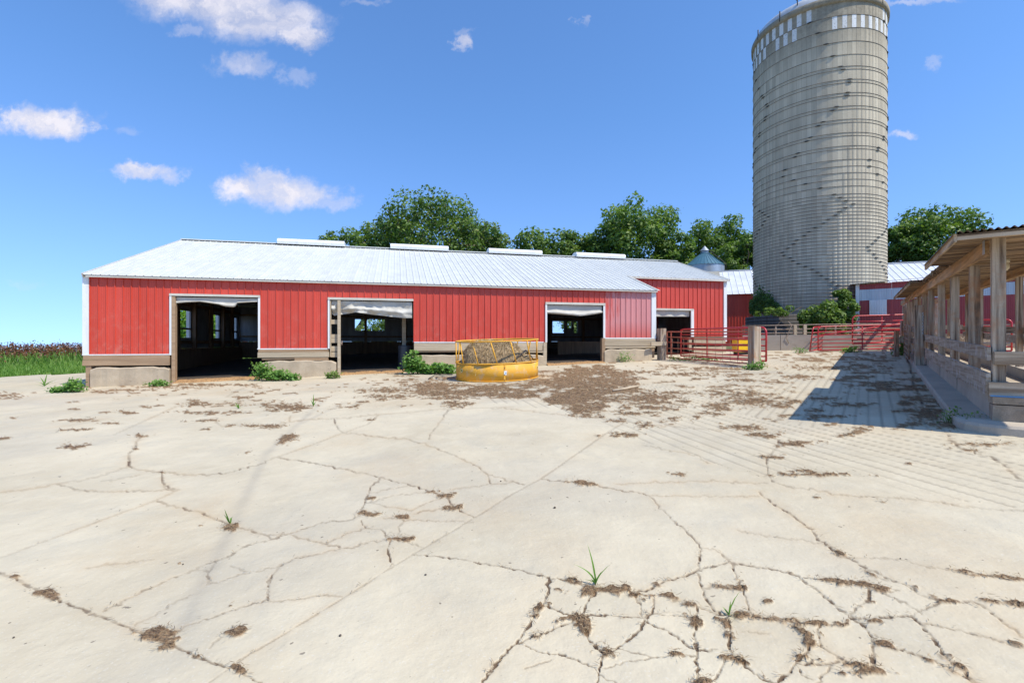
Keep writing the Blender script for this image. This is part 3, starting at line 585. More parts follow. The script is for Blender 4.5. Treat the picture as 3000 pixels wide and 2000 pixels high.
pos = LP+rng.normal(0, 1, (n, 3))*np.array([.02, .02, 0])*np.clip(LR/5, .3, 2)[:, None]; pos[:, 2] = g(pos[:, 0], pos[:, 1])+.010+rng.uniform(0, .02, n)*LL_
tw, ww = barn_tw(pos[:, 0], pos[:, 1]); ok = ~((tw > .2) & (tw < 19.1) & (ww > .2))
blades('loose_straw', pos[ok], (rng.uniform(.015, .06, n)*np.clip(LR/6, .6, 1.8))[ok], (.0035*np.clip(LR/4, .7, 4))[ok], d[ok], np.clip(rng.beta(1.4, 1.6, n), 0, 1)[ok], M['straw'], kind='stuff', label='loose straw stalks lying on the litter and cracks of the yard', cat='straw')
# ================================================================== red barn
EX, EY = -12.9, 14.5; cB, sB = math.cos(BA), math.sin(BA)
def FB(t, w, z): return Vector((EX+t*cB-w*sB, EY+t*sB+w*cB, z))
def tB(px, w=.12):
    u = (px-1500)/FP; return (u*(EY+w*cB)-EX+w*sB)/(cB-u*sB)
def zB(px, py, w=.12): return (1000-py)/FP*FB(tB(px, w), w, 0).y
def gB(t, w): p = FB(t, w, 0); return gz(p.x, p.y)
SLP = .354; EZ = 2.04; RW = 7.03
def roofz(w): return EZ+SLP*w if w <= RW else EZ+SLP*(2*RW-w)
b0 = FB(0, 0, gB(0, 0))
barn = thing('red_barn', 'long low red metal barn with white ribbed roof and three open doorways facing the yard', 'barn', tuple(b0), BA)
def strip(F, t0, t1, z0, z1, w0, parent, mat, name='siding_panel', sgn=-1, z1b=None):
    W = t1-t0
    pr = [(0, .0), (.005, .028), (.025, .028), (.033, 0)]+([(.1, 0), (.105, .004), (.118, .004), (.123, 0), (.16, 0), (.165, .004), (.178, .004), (.183, 0)] if W > .2 else [])+[(W, 0)]
    pr = [p for p in pr if p[0] <= W]
    V = []; n = len(pr)
    for x, d in pr: V.append(F(t0+x, w0+sgn*d, z0))
    for x, d in pr: V.append(F(t0+x, w0+sgn*d, (z1 if z1b is None else z1+(z1b-z1)*x/W)))
    b = MB(); b.add(V, [(i, i+1, n+i+1, n+i) for i in range(n-1)]); return b.build(name, mat, parent)
# special siding: bleached patch near the right corner
def siding_mat():
    m, t, b = newmat('red_siding_bleached'); L = t.links
    geo = N(t, 'ShaderNodeNewGeometry'); vr = N(t, 'ShaderNodeVectorRotate', rotation_type='Z_AXIS', inp={'Angle': -BA, 'Center': (EX, EY, 0)}); L.new(geo.outputs['Position'], vr.inputs['Vector'])
    oi = N(t, 'ShaderNodeObjectInfo')
    sx = N(t, 'ShaderNodeSeparateXYZ'); L.new(vr.outputs[0], sx.inputs[0])
    mp = N(t, 'ShaderNodeVectorMath', operation='MULTIPLY', inp={1: (5.0, 5.0, .7)}); L.new(vr.outputs[0], mp.inputs[0])
    n1 = N(t, 'ShaderNodeTexNoise', inp={'Scale': 1.0, 'Detail': 6, 'Roughness': .65}); L.new(mp.outputs[0], n1.inputs['Vector'])
    mp2 = N(t, 'ShaderNodeVectorMath', operation='MULTIPLY', inp={1: (3, 3, .4)}); L.new(vr.outputs[0], mp2.inputs[0])
    n2 = N(t, 'ShaderNodeTexNoise', inp={'Scale': 1.0, 'Detail': 5, 'Roughness': .6}); L.new(mp2.outputs[0], n2.inputs['Vector'])
    def M_(op, a, c=None, k=None):
        q = N(t, 'ShaderNodeMath', operation=op)
        L.new(a, q.inputs[0])
        if k is not None: q.inputs[1].default_value = k
        if c is not None: L.new(c, q.inputs[1])
        return q.outputs[0]
    # diagonal upper edge: fades in with t, starts lower further left
    e = M_('ADD', M_('MULTIPLY', M_('SUBTRACT', sx.outputs[0], k=EX+15.7), k=.9), M_('MULTIPLY', sx.outputs[2], k=-.55))
    e = M_('ADD', e, M_('MULTIPLY', M_('SUBTRACT', n1.outputs[0], k=.5), k=3.4))
    r = N(t, 'ShaderNodeMapRange', interpolation_type='SMOOTHSTEP', inp={1: .15, 2: 1.1, 3: 0, 4: .68}); L.new(e, r.inputs[0])
    lowf = N(t, 'ShaderNodeMapRange', inp={1: .18, 2: .8, 3: .35, 4: 1}); L.new(sx.outputs[2], lowf.inputs[0])
    f = M_('MULTIPLY', r.outputs[0], lowf.outputs[0])
    mx = N(t, 'ShaderNodeMix', data_type='RGBA'); mx.inputs['A'].default_value = (.51, .050, .024, 1); mx.inputs['B'].default_value = (.58, .070, .042, 1)
    r2 = N(t, 'ShaderNodeMapRange', inp={1: .35, 2: .7}); L.new(n2.outputs[0], r2.inputs[0]); L.new(r2.outputs[0], mx.inputs['Factor'])
    m2 = N(t, 'ShaderNodeMix', data_type='RGBA'); m2.inputs['B'].default_value = (.62, .33, .33, 1); L.new(mx.outputs['Result'], m2.inputs['A']); L.new(f, m2.inputs['Factor'])
    # splashed dirt and scuffs low on the wall
    n3 = N(t, 'ShaderNodeTexNoise', inp={'Scale': 3.5, 'Detail': 7, 'Roughness': .7}); L.new(geo.outputs['Position'], n3.inputs['Vector'])
    hz = N(t, 'ShaderNodeMapRange', inp={1: 1.3, 2: -.3, 3: .03, 4: .6}); L.new(sx.outputs[2], hz.inputs[0])
    r3 = N(t, 'ShaderNodeMapRange', inp={1: .5, 2: .75, 3: 0, 4: 1}); L.new(n3.outputs[0], r3.inputs[0])
    m3 = N(t, 'ShaderNodeMix', data_type='RGBA'); m3.inputs['B'].default_value = (.55, .22, .17, 1); L.new(m2.outputs['Result'], m3.inputs['A']); L.new(M_('MULTIPLY', hz.outputs[0], r3.outputs[0]), m3.inputs['Factor'])
    rr = N(t, 'ShaderNodeMapRange', inp={3: .96, 4: 1.04}); L.new(oi.outputs['Random'], rr.inputs[0])
    vm = N(t, 'ShaderNodeVectorMath', operation='SCALE'); L.new(m3.outputs['Result'], vm.inputs[0]); L.new(rr.outputs[0], vm.inputs['Scale'])
    L.new(vm.outputs[0], b.inputs['Base Color']); b.inputs['Roughness'].default_value = .45
    bp = N(t, 'ShaderNodeBump', inp={'Distance': .012, 'Strength': .6}); L.new(n2.outputs[0], bp.inputs['Height']); L.new(bp.outputs[0], b.inputs['Normal'])
    return m
M['siding'] = siding_mat()
SP = .2286; ZT = EZ+.02
secs = [(262, 501, 1038, 0), (501, 763, 0, 863), (763, 961, 1021, 0), (961, 1211, 0, 873), (1211, 1597, 1003, 0), (1597, 1772, 0, 888), (1772, 1908, 990, 0)]
for (a, b_, bot, dtop) in secs:
    t0, t1 = tB(a), tB(b_); pc = (a+b_)/2; zb_ = zB(pc, bot if bot else dtop); nst = max(1, round((t1-t0)/SP))
    for k in range(nst):
        ta = t0+(t1-t0)*k/nst; tb = t0+(t1-t0)*(k+1)/nst; strip(FB, ta, tb, zb_, ZT, .12, barn, M['siding'])
# corners and eave trim
tR = 19.08
def bbox(name, mat, t0, t1, w0, w1, z0, z1, parent=None, jit=0, **kw): return MB().box(FB, (t0, w0, z0), (t1, w1, z1), jit).build(name, mat, parent or barn, **kw)
bbox('corner_trim', M['white_trim'], tB(243), tB(262), .085, .16, zB(250, 1038), ZT)
bbox('corner_trim', M['white_trim'], tB(1908), tB(1921), .085, .16, zB(1915, 990), ZT)
bbox('eave_trim', M['cream_trim'], -.02, 19.22, -.03, .0, EZ-.085, EZ-.005)
bbox('soffit', M['cream_trim'], -.02, 19.2, .002, .12, EZ-.02, EZ-.008)
# sills, boards, footings
def board(px0, px1, y0, y1, w0=.05, w1=.11, mat='wood_pale', name='sill_board', j=.008):
    p = (px0+px1)/2; bbox(name, M[mat], tB(px0), tB(px1), w0, w1, zB(p, y1), zB(p, y0), jit=j)
board(243, 500, 1037, 1040, .07, .11, 'white_trim', 'drip_trim', 0); board(246, 499, 1041, 1051.5, .06, .12, 'wood_brown'); board(246, 499, 1052.5, 1070, .04, .12, 'wood_brown')
board(254, 270, 1071, 1138, .06, .2, 'wood_brown', 'corner_post')
board(755, 960, 1020, 1023, .07, .11, 'white_trim', 'drip_trim', 0); board(758, 963, 1023.5, 1031, .06, .12, 'wood_brown'); board(757, 965, 1031.5, 1046, .03, .12, 'wood_pale'); board(768, 870, 1047, 1053, .07, .2, 'wood_brown'); board(864, 962, 1047, 1056, .04, .12, 'wood_brown')
board(1213, 1592, 1001, 1004, .07, .11, 'white_trim', 'drip_trim', 0); board(1213, 1596, 1004.5, 1013, .06, .12); board(1213, 1588, 1013.5, 1027, .03, .12); board(1480, 1590, 1027.5, 1033, .05, .12)
board(1768, 1920, 989, 992, .07, .11, 'white_trim', 'drip_trim', 0); board(1769, 1920, 992.5, 999, .06, .12); board(1769, 1921, 999.5, 1012, .04, .12); board(1769, 1919, 1012.5, 1019, .06, .12)
def footing(px0, px1, ytop, w0=.0, w1=.28, ch=True):
    b = MB(); n = 14; t0, t1 = tB(px0), tB(px1); rn = random.Random(int(px0))
    V = []; pm = (px0+px1)/2; zt = zB(pm, ytop)
    for i in range(n+1):
        t = t0+(t1-t0)*i/n; e = rn.uniform(-.018, .018); zz = zt+rn.uniform(-.02, .015)+(rn.uniform(-.1, -.03) if i in (0, n) and ch else 0)
        V += [FB(t, w0+e, gB(t, w0)-.1), FB(t, w0+e*.6, zz-.03), FB(t, w0+.03, zz), FB(t, w1, zz), FB(t, w1, gB(t, w0)-.1)]
    F = []
    for i in range(n):
        for k in range(4): F.append((i*5+k, (i+1)*5+k, (i+1)*5+k+1, i*5+k+1))
    F += [(0, 1, 2, 3, 4), tuple(n*5+k for k in (4, 3, 2, 1, 0))]
    b.add(V, F); return b.build('footing', M['foundation'], barn)
footing(271, 500, 1075); footing(770, 986, 1056); footing(1208, 1590, 1039); footing(1768, 1906, 1022)
board(1590, 1600, 1003, 1090, .04, .2, 'wood_pale', 'door_post'); board(1762, 1771, 990, 1062, .05, .22, 'wood_brown', 'door_post'); board(1905, 1916, 1021, 1048, .08, .2, 'wood_brown', 'corner_post')
# broken boards hanging under the middle section
board(1214, 1470, 1027.5, 1031, .06, .12, 'wood_brown')
# door trims
def dtrim(x0, x1, y0, y1, mat='white_trim', w0=.075, w1=.12, name='door_trim'):
    p = (x0+x1)/2; q = FB(0, 0, 0); bbox(name, M[mat], tB(x0), tB(x1), w0, w1, zB(p, y1), zB(p, y0))
dtrim(498, 504, 863, 1040); dtrim(498, 763, 862.5, 869, 'cream_trim', .06); dtrim(757, 763, 868, 1021)
dtrim(504.5, 515, 869, 1124, 'wood_brown', .07, .22, 'door_post')
dtrim(961, 966, 873, 1021); dtrim(961, 1211, 873.5, 880, 'cream_trim', .06)
dtrim(967, 970, 880, 1045, 'wood_pale', .09, .2, 'door_post'); dtrim(989.5, 998, 880, 1118, 'wood_pale', .05, .16, 'door_post')
for y0, y1 in ((891, 904), (936, 949), (979, 990), (991, 1004), (1014, 1029), (1031, 1046)): dtrim(968, 990, y0, y1, 'wood_pale', .17, .21, 'cross_board')
bl = MB(); bl.tube([FB(tB(1001), .04, zB(1001, 1003)), FB(tB(1003), .02, zB(1003, 1010))], .02, 6); bl.tube([FB(tB(1003), .02, zB(1003, 1010)), FB(tB(1003), .02, zB(1003, 998))], .012, 6); bl.build('latch', M['rust'], barn)
dtrim(1597, 1602, 888, 1003); dtrim(1597, 1772, 886.5, 893, 'cream_trim', .06); dtrim(1766.5, 1772, 892, 990)
# roof panels on the front slope
RP = .2286; tt = -.1; k = 0
while tt < 24.45:
    w0 = -.05 if tt < 19.12 else 2.48
    t1 = min(tt+RP, 24.5); V = []; pr = [(0, 0), (.006, .019), (.03, .019), (.036, 0), (.12, 0), (.126, .006), (.14, .006), (.146, 0), (t1-tt, 0)]
    pr = [p for p in pr if p[0] <= t1-tt]; n = len(pr)
    if n > 1:
        for w in (w0, (w0+RW)/2, RW):
            for x, d in pr: V.append(FB(tt+x, w-d*.33, EZ+SLP*w+d))
        b = MB(); b.add(V, [(r_*n+i, r_*n+i+1, (r_+1)*n+i+1, (r_+1)*n+i) for r_ in range(2) for i in range(n-1)]); b.build('roof_panel', M['white_roof'], barn)
    tt += RP
b = MB(); b.add([FB(-.1, RW, roofz(RW)), FB(24.5, RW, roofz(RW)), FB(24.5, 14.1, roofz(14.1)), FB(-.1, 14.1, roofz(14.1))], [(0, 1, 2, 3)]); b.build('rear_roof', M['white_roof'], barn)
b = MB()
for sg in (-1, 1): b.beam(FB(-.12, RW+sg*.12, roofz(RW)-.005), FB(24.5, RW+sg*.12, roofz(RW)-.005), .25, .035)
b.build('ridge_cap', M['white_roof'], barn)
b = MB(); b.beam(FB(-.12, 0, EZ-.03), FB(-.12, RW, roofz(RW)-.03), .04, .12); b.build('rake_trim', M['cream_trim'], barn)
b = MB(); b.beam(FB(19.2, -.03, EZ-.03), FB(19.2, 2.5, roofz(2.5)-.03), .04, .10); b.build('rake_trim', M['cream_trim'], barn)
b = MB(); b.beam(FB(24.52, 2.5, roofz(2.5)-.03), FB(24.52, RW, roofz(RW)-.03), .04, .10); b.build('rake_trim', M['cream_trim'], barn)
for (x0, x1) in ((817, 1010), (1144, 1312), (1429, 1583), (1683, 1824)):
    ta, tb = tB(x0, RW), tB(x1, RW); b = MB(); zr = roofz(RW)
    prof = [(-.36, .0), (-.38, .12), (-.33, .21), (-.2, .27), (0, .285), (.2, .27), (.33, .21), (.38, .12), (.36, 0)]
    V = [FB(t, RW+p, zr+q-.04) for t in (ta, tb) for p, q in prof]; n = len(prof)
    b.add(V, [(i, i+1, n+i+1, n+i) for i in range(n-1)]+[tuple(range(n))[::-1], tuple(range(n, 2*n))]); b.build('ridge_vent', M['white_trim'], barn)
# ---- set-back wing at the right
WW = 2.65; ztw = EZ+SLP*2.53+.01
def z2(px, py): return zB(px, py, WW)
t0, t1 = tB(2030, WW), 24.28; nst = round((t1-t0)/SP)
for k in range(nst): strip(FB, t0+(t1-t0)*k/nst, t0+(t1-t0)*(k+1)/nst, z2(2080, 985), ztw, WW, barn, M['red'])
nst = round((t0-18.9)/SP)
for k in range(nst): strip(FB, 18.9+(t0-18.9)*k/nst, 18.9+(t0-18.9)*(k+1)/nst, z2(1975, 905), ztw, WW, barn, M['red'])
for k in range(11): strip(lambda s_, q, z: FB(19.2-q, s_, z), .12+k*.23, .12+(k+1)*.23, -.1, EZ+SLP*(.12+k*.23)-.02, 0.0, barn, M['red'], z1b=EZ+SLP*(.12+(k+1)*.23)-.02)
bbox('eave_trim', M['cream_trim'], 19.22, 24.5, 2.46, 2.5, ztw-.11, ztw-.03)
bbox('corner_trim', M['white_trim'], 24.28, 24.44, 2.6, 2.7, z2(2135, 1000), ztw)
bbox('door_trim', M['cream_trim'], 19.0, tB(2030, WW), 2.58, 2.65, z2(1975, 909), z2(1975, 904)); bbox('door_trim', M['white_trim'], tB(2023, WW), tB(2031, WW), 2.59, 2.66, z2(2027, 986), z2(2027, 907))
bbox('door_post', M['wood_pale'], tB(2019, WW), tB(2028, WW), 2.67, 2.8, z2(2024, 1026), z2(2024, 987))
bbox('sill_board', M['wood_pale'], tB(2031, WW), 24.35, 2.6, 2.68, z2(2080, 996), z2(2080, 987)); bbox('sill_board', M['wood_pale'], tB(2031, WW), 24.35, 2.58, 2.68, z2(2080, 1008), z2(2080, 996.5))
b = MB(); b.box(FB, (tB(2031, WW), 2.6, gB(22, 2.6)-.1), (24.4, 2.8, z2(2080, 1015))); b.build('footing', M['foundation'], barn)
# ---- interior: rear wall, gable walls, posts, girts, trusses, purlins
def wall_open(F, s0, s1, z0, z1, th, opens, mat, name, parent, q0=0):
    xs = sorted({s0, s1, *[o[0] for o in opens], *[o[1] for o in opens]})
    b = MB()
    for a, c in zip(xs[:-1], xs[1:]):
        zz = z0
        for o in sorted(opens, key=lambda o: o[2]):
            if o[0] <= a+1e-6 and o[1] >= c-1e-6: b.box(F, (a, q0, zz), (c, q0+th, o[2])); zz = o[3]
        b.box(F, (a, q0, zz), (c, q0+th, z1))
    return b.build(name, mat, parent)
def zR(py, t, w=14): return (1000-py)/FP*FB(t, w, 0).y
o1 = tB(1040, 14); o2 = tB(1127, 14); r1, r2, r3, r4, r5, r6 = [tB(x, 14) for x in (1619, 1652, 1662, 1674, 1681, 1691)]
ro = [(o1, o2, zR(968, o1), zR(935, o1)), (r1, r2, zR(975, r1), zR(941, r1)), (r3, r4, zR(962, r1), zR(941, r1)), (r5, r6, zR(975, r1), zR(941, r1)),
      (tB(1968, 14), tB(2042, 14), -.3, 2.0)]
wall_open(FB, 0, 24.3, .0, EZ, .04, ro, M['interior_metal'], 'rear_wall', barn, 14.0)
bbox('rear_kneewall', M['wood_dark_v'], 0, 24.3, 13.97, 14.05, gB(10, 14)-.2, -.01)
FG = lambda s_, q, z: FB(q, s_, z)
go = [(5.75, 7.2, .17, 1.35), (9.5, 10.8, .17, 1.35), (12.65, 13.6, .17, 1.35)]
wall_open(FG, .16, 14.0, -.3, EZ, .04, go, M['interior_metal'], 'gable_wall', barn, .08)
b = MB(); b.add([FB(.1, .1, EZ), FB(.1, 14, EZ), FB(.1, RW, roofz(RW)-.03)], [(0, 1, 2)]); b.build('gable_peak', M['red'], barn)
b = MB(); b.add([FB(24.3, 2.7, EZ), FB(24.3, 14, EZ), FB(24.3, RW, roofz(RW)-.03), FB(24.3, 2.7, roofz(2.7)-.03)], [(0, 1, 2, 3)]); b.build('gable_peak', M['red'], barn)
bbox('gable_kneewall', M['wood_dark_v'], .05, .3, .2, 14, -1.7, -.31)
bbox('end_wall', M['interior_metal'], 24.26, 24.3, 2.8, 14, -.9, EZ)
for w in (5.55, 7.3, 9.3, 10.95, 12.45): bbox('post', M['wood_dark_v'], .13, .29, w, w+.17, -1.4, EZ+.5)
for i, w in enumerate(go): bbox('window_rail', M['wood_dark_v'], .07, .12, w[0], w[1], .52, .60); bbox('window_jamb', M['white_trim'], -.05, .08, w[1]-.02, w[1]+.05, .15, 1.37)
for z in (-.1, 1.55): bbox('girt', M['wood_dark_v'], .13, .18, .3, 13.9, z, z+.14)
for z in (.25, .52, 1.5): bbox('girt', M['wood_dark_v'], .2, 24.2, 13.9, 13.96, z, z+.1) if z != .52 else None
t = 2.4
while t < 24:
    bbox('post', M['wood_dark_v'], t, t+.15, 13.75, 13.9, gB(t, 14)-.1, EZ)
    b = MB(); wl_ = .2 if t < 19 else 2.9; b.beam(FB(t, wl_, EZ-.06), FB(t, 14, EZ-.06), .05, .14); b.beam(FB(t, wl_, roofz(wl_)-.1), FB(t, RW, roofz(RW)-.15), .05, .12); b.beam(FB(t, 13.9, EZ), FB(t, RW, roofz(RW)-.15), .05, .12)
    for w in (3.0, 4.8, 9.2, 11.5): b.beam(FB(t, w, EZ), FB(t, w+(1.1 if w < 7 else -1.1), roofz(w+(1.1 if w < 7 else -1.1))-.2), .04, .09)
    b.build('truss', M['wood_dark_v'], barn); t += 2.4
for w in (1.2, 2.2, 3.6, 4.8, 6.0, 8.2, 9.4, 10.6, 11.8, 13): bbox('purlin', M['wood_dark_v'], .1, 19.0 if w < 2.6 else 24.2, w, w+.05, roofz(w)-.12, roofz(w)-.03)
bbox('post', M['wood_pale'], tB(1178, 1.3), tB(1189, 1.3), 1.3, 1.45, gB(9, 1.3), EZ)
bbox('partition', M['wood_dark_v'], tB(1635, 5), tB(1775, 5), 5, 5.1, gB(16, 5)-.1, zB(1700, 1000, 5))
bbox('partition', M['dark_red'], 22.7, 24.0, 8, 8.05, -.5, 1.6)
# interior floor and thresholds
def floor():
    ts = np.linspace(.25, 24.2, 90); ws = np.concatenate([np.linspace(.16, 1.2, 12), np.linspace(1.4, 13.9, 40)]); V = []
    for w in ws:
        for t in ts:
            p = FB(t, w, 0); V.append((p.x, p.y, gz(p.x, p.y)+.0+.05*min(1, w/.6)+.05*float(fbm(np.array(p.x*2.2), np.array(p.y*2.2), 4))))
    n = len(ts); F = []
    for j in range(len(ws)-1):
        for i in range(n-1):
            if not (ts[i] > 19.0 and ws[j] < 2.7): F.append((j*n+i, j*n+i+1, (j+1)*n+i+1, (j+1)*n+i))
    o = inst('barn_floor', npmesh('barn_floor', V, F, M['dirt_floor'], smooth=True), None, Matrix.Identity(4)); o['kind'] = 'structure'
floor()
def threshold(x0, x1, w0, w1, h, mat, seed):
    t0, t1 = tB(x0), tB(x1); nt = int((t1-t0)/.045); nw = 26; V = []
    for j in range(nw+1):
        for i in range(nt+1):
            t = t0+(t1-t0)*i/nt; f = j/nw; w = w0+(w1-w0)*f+.04*math.sin(t*3+seed)
            p = FB(t, w, 0); e = math.sin(math.pi*min(1, f*1.0))**.6 if 0 < f < 1 else 0
            V.append((p.x, p.y, gz(p.x, p.y)-.005+h*e*(.6+.8*float(fbm(np.array(p.x*3), np.array(p.y*3), seed)))+.028*e*float(vnoise(np.array(p.x*28.), np.array(p.y*28.), 3))))
    F = [(j*(nt+1)+i, j*(nt+1)+i+1, (j+1)*(nt+1)+i+1, (j+1)*(nt+1)+i) for j in range(nw) for i in range(nt)]
    o = inst('straw_bedding', npmesh('straw_bedding', V, F, mat), None, Matrix.Identity(4)); return o
for i, a in enumerate([(512, 762, -.03, .75, .07), (998, 1211, -.02, .75, .06), (1600, 1766, -.12, .7, .05)]):
    o = threshold(*a, M['chips'], i+2); tag(o, ['orange straw bedding spilling from the left barn doorway', 'orange straw bedding spilling from the middle barn doorway', 'brown bedding spilling from the doorway right of the yellow feeder'][i], 'bedding', kind='stuff')
# tarps
def tarp(px0, px1, ytop, bot, w, seed, label=None, fold=.3, noise=.035):
    nt, nv = 44, 16; V = []; bx = [q[0] for q in bot]; by = [q[1] for q in bot]
    for j in range(nv+1):
        for i in range(nt+1):
            px = px0+(px1-px0)*i/nt; yb = float(np.interp(px, bx, by)); f = j/nv; py = ytop+(px-px0)*.018+(yb-ytop-(px-px0)*.018)*f
            wr = noise*(float(fbm(np.array(px*.035+seed), np.array(f*1.5+px*.01), seed, 4))-.5)*2*(.3+f)
            bulge = -.07*math.exp(-((f-(1-fold*.5))/.16)**2)*(.5+float(vnoise(np.array(px*.02), np.array(0.), seed)))
            tarp_w = w+wr+bulge; V.append(tuple(FB(tB(px, w), tarp_w, zB(px, py, w))))
    F = [(j*(nt+1)+i, j*(nt+1)+i+1, (j+1)*(nt+1)+i+1, (j+1)*(nt+1)+i) for j in range(nv) for i in range(nt)]
    me = npmesh('tarp_curtain', V, F, M['tarp'], smooth=True); me.transform(WM[barn.name].inverted()); return inst('door_curtain', me, barn, WM[barn.name])
tarp(515, 757, 870, [(515, 889), (545, 886), (586, 884), (640, 892), (660, 898), (690, 900.5), (694, 888), (757, 884.5)], .16, 3)
tarp(972, 1207, 881, [(972, 919), (978, 925), (1000, 921), (1042, 915), (1090, 921), (1140, 927), (1180, 931), (1207, 932)], .19, 7, fold=.7, noise=.22)
tarp(1602, 1763, 893, [(1602, 918), (1640, 921), (1700, 925.5), (1740, 921), (1763, 917)], .17, 11, fold=.3)
b = MB()
def tarp4():
    nt, nv = 20, 6; V = []
    for j in range(nv+1):
        for i in range(nt+1):
            px = 1915+(2020-1915)*i/nt; f = j/nv; V.append(tuple(FB(tB(px, 2.7), 2.7-.03*math.sin(i*.9)*f, zB(px, 908+19*f, 2.7))))
    me = npmesh('tarp_curtain', V, [(j*(nt+1)+i, j*(nt+1)+i+1, (j+1)*(nt+1)+i+1, (j+1)*(nt+1)+i) for j in range(nv) for i in range(nt)], M['tarp'], smooth=True)
    me.transform(WM[barn.name].inverted()); inst('door_curtain', me, barn, WM[barn.name])
tarp4()
# black ribbed drum inside the middle doorway
b = MB(); c = FB(tB(1187, 1.0), 1.0, 0); zg = gz(c.x, c.y)+.03; pts = []; rad = []
for k in range(45): pts.append((c.x, c.y, zg+.02*k)); rad.append(.25+.012*(k % 2))
b.tube(pts, rad, 24); b.build('ribbed_drum', M['black_plastic'], None, label='black ribbed plastic drum just inside the middle barn doorway', cat='drum')

# ================================================================== stave silo
SX, SY, SR = 19.80, 31.12, 3.66
silo = thing('concrete_silo', 'tall grey concrete stave silo bound with steel hoops, checkered white blocks round its top', 'silo', (SX, SY, gz(SX, SY)), 0)
def stave_mat(name, ca, cb_, cc, cut):
    m, t, b = newmat(name); L = t.links
    geo = N(t, 'ShaderNodeNewGeometry'); at = N(t, 'ShaderNodeAttribute', attribute_name='rnd'); oi = N(t, 'ShaderNodeObjectInfo')
    ad = N(t, 'ShaderNodeMath', operation='ADD'); L.new(at.outputs['Fac'], ad.inputs[0]); L.new(oi.outputs['Random'], ad.inputs[1])
    fr_ = N(t, 'ShaderNodeMath', operation='FRACT'); L.new(ad.outputs[0], fr_.inputs[0])
    mp = N(t, 'ShaderNodeVectorMath', operation='MULTIPLY', inp={1: (2.2, 2.2, .22)}); L.new(geo.outputs['Position'], mp.inputs[0])
    nz_ = N(t, 'ShaderNodeTexNoise', inp={'Scale': 1, 'Detail': 6, 'Roughness': .65}); L.new(mp.outputs[0], nz_.inputs['Vector'])
    r = N(t, 'ShaderNodeMapRange', inp={1: .3, 2: .7}); L.new(nz_.outputs[0], r.inputs[0])
    mx = N(t, 'ShaderNodeMix', data_type='RGBA'); mx.inputs['A'].default_value = (*ca, 1); mx.inputs['B'].default_value = (*cb_, 1); L.new(r.outputs[0], mx.inputs['Factor'])
    sz = N(t, 'ShaderNodeSeparateXYZ'); L.new(geo.outputs['Position'], sz.inputs[0])
    gr = N(t, 'ShaderNodeMapRange', inp={1: 16.6, 2: 18.6, 3: 0, 4: 1.25}); L.new(sz.outputs[2], gr.inputs[0])
    nn_ = N(t, 'ShaderNodeTexNoise', inp={'Scale': 5, 'Detail': 6, 'Roughness': .7}); L.new(geo.outputs['Position'], nn_.inputs['Vector'])
    gm = N(t, 'ShaderNodeMath', operation='MULTIPLY'); L.new(gr.outputs[0], gm.inputs[0]); L.new(nn_.outputs[0], gm.inputs[1])
    m2 = N(t, 'ShaderNodeMix', data_type='RGBA'); m2.inputs['B'].default_value = (*cc, 1); L.new(mx.outputs['Result'], m2.inputs['A']); L.new(gm.outputs[0], m2.inputs['Factor'])
    r2 = N(t, 'ShaderNodeMapRange', inp={3: .86, 4: 1.09}); L.new(fr_.outputs[0], r2.inputs[0])
    if cut:
        n5 = N(t, 'ShaderNodeTexNoise', inp={'Scale': 9, 'Detail': 5, 'Roughness': .75}); L.new(geo.outputs['Position'], n5.inputs['Vector'])
        r5 = N(t, 'ShaderNodeMapRange', inp={1: .56, 2: .64, 3: 0, 4: .7}); L.new(n5.outputs[0], r5.inputs[0])
        m5 = N(t, 'ShaderNodeMix', data_type='RGBA'); m5.inputs['B'].default_value = (.28, .26, .22, 1); L.new(m2.outputs['Result'], m5.inputs['A']); L.new(r5.outputs[0], m5.inputs['Factor']); m2 = m5
    vm = N(t, 'ShaderNodeVectorMath', operation='SCALE'); L.new(m2.outputs['Result'], vm.inputs[0]); L.new(r2.outputs[0], vm.inputs['Scale'])
    L.new(vm.outputs[0], b.inputs['Base Color']); b.inputs['Roughness'].default_value = .9; b.inputs['Specular IOR Level'].default_value = .3
    bp = N(t, 'ShaderNodeBump', inp={'Distance': .03, 'Strength': .4}); L.new(nn_.outputs[0], bp.inputs['Height']); L.new(bp.outputs[0], b.inputs['Normal'])
    return m
M['stave'] = stave_mat('stave_concrete', (.55, .485, .36), (.43, .375, .28), (.22, .19, .14), False)
M['mortar'] = simple('stave_joint', (.36, .325, .26), .95)
M['stave_w'] = stave_mat('stave_whitewashed', (.80, .80, .77), (.68, .68, .66), (.7, .7, .68), True)
NS = 90; RH = .7625; ZTOP = 19.55; NROW = 27
da = 2*math.pi/NS
def stave_verts(k, row, h=RH):
    a0, a1 = k*da+.0007, (k+1)*da-.0007; z0 = ZTOP-(row+1)*RH+.003; z1 = z0+h-.006
    V = []
    for a, r_ in ((a0, SR-.006), (a0+.0016, SR), (a1-.0016, SR), (a1, SR-.006)):
        for z in (z0, z1): V.append((SX+r_*math.sin(a), SY-r_*math.cos(a), z))     # angle 0 faces -Y
    return V
SF = [(0, 2, 3, 1), (2, 4, 5, 3), (4, 6, 7, 5)]
camang = math.atan2(-SX, SY)     # direction of viewer as silo angle
def angdiff(a): return abs((a-camang+math.pi) % (2*math.pi)-math.pi)
cand = sorted([(angdiff((k+.5)*da)+.03*row, k, row) for k in range(NS) for row in range(NROW) if angdiff((k+.5)*da) < 1.42])
single = {(k, row) for _, k, row in cand[:298]}
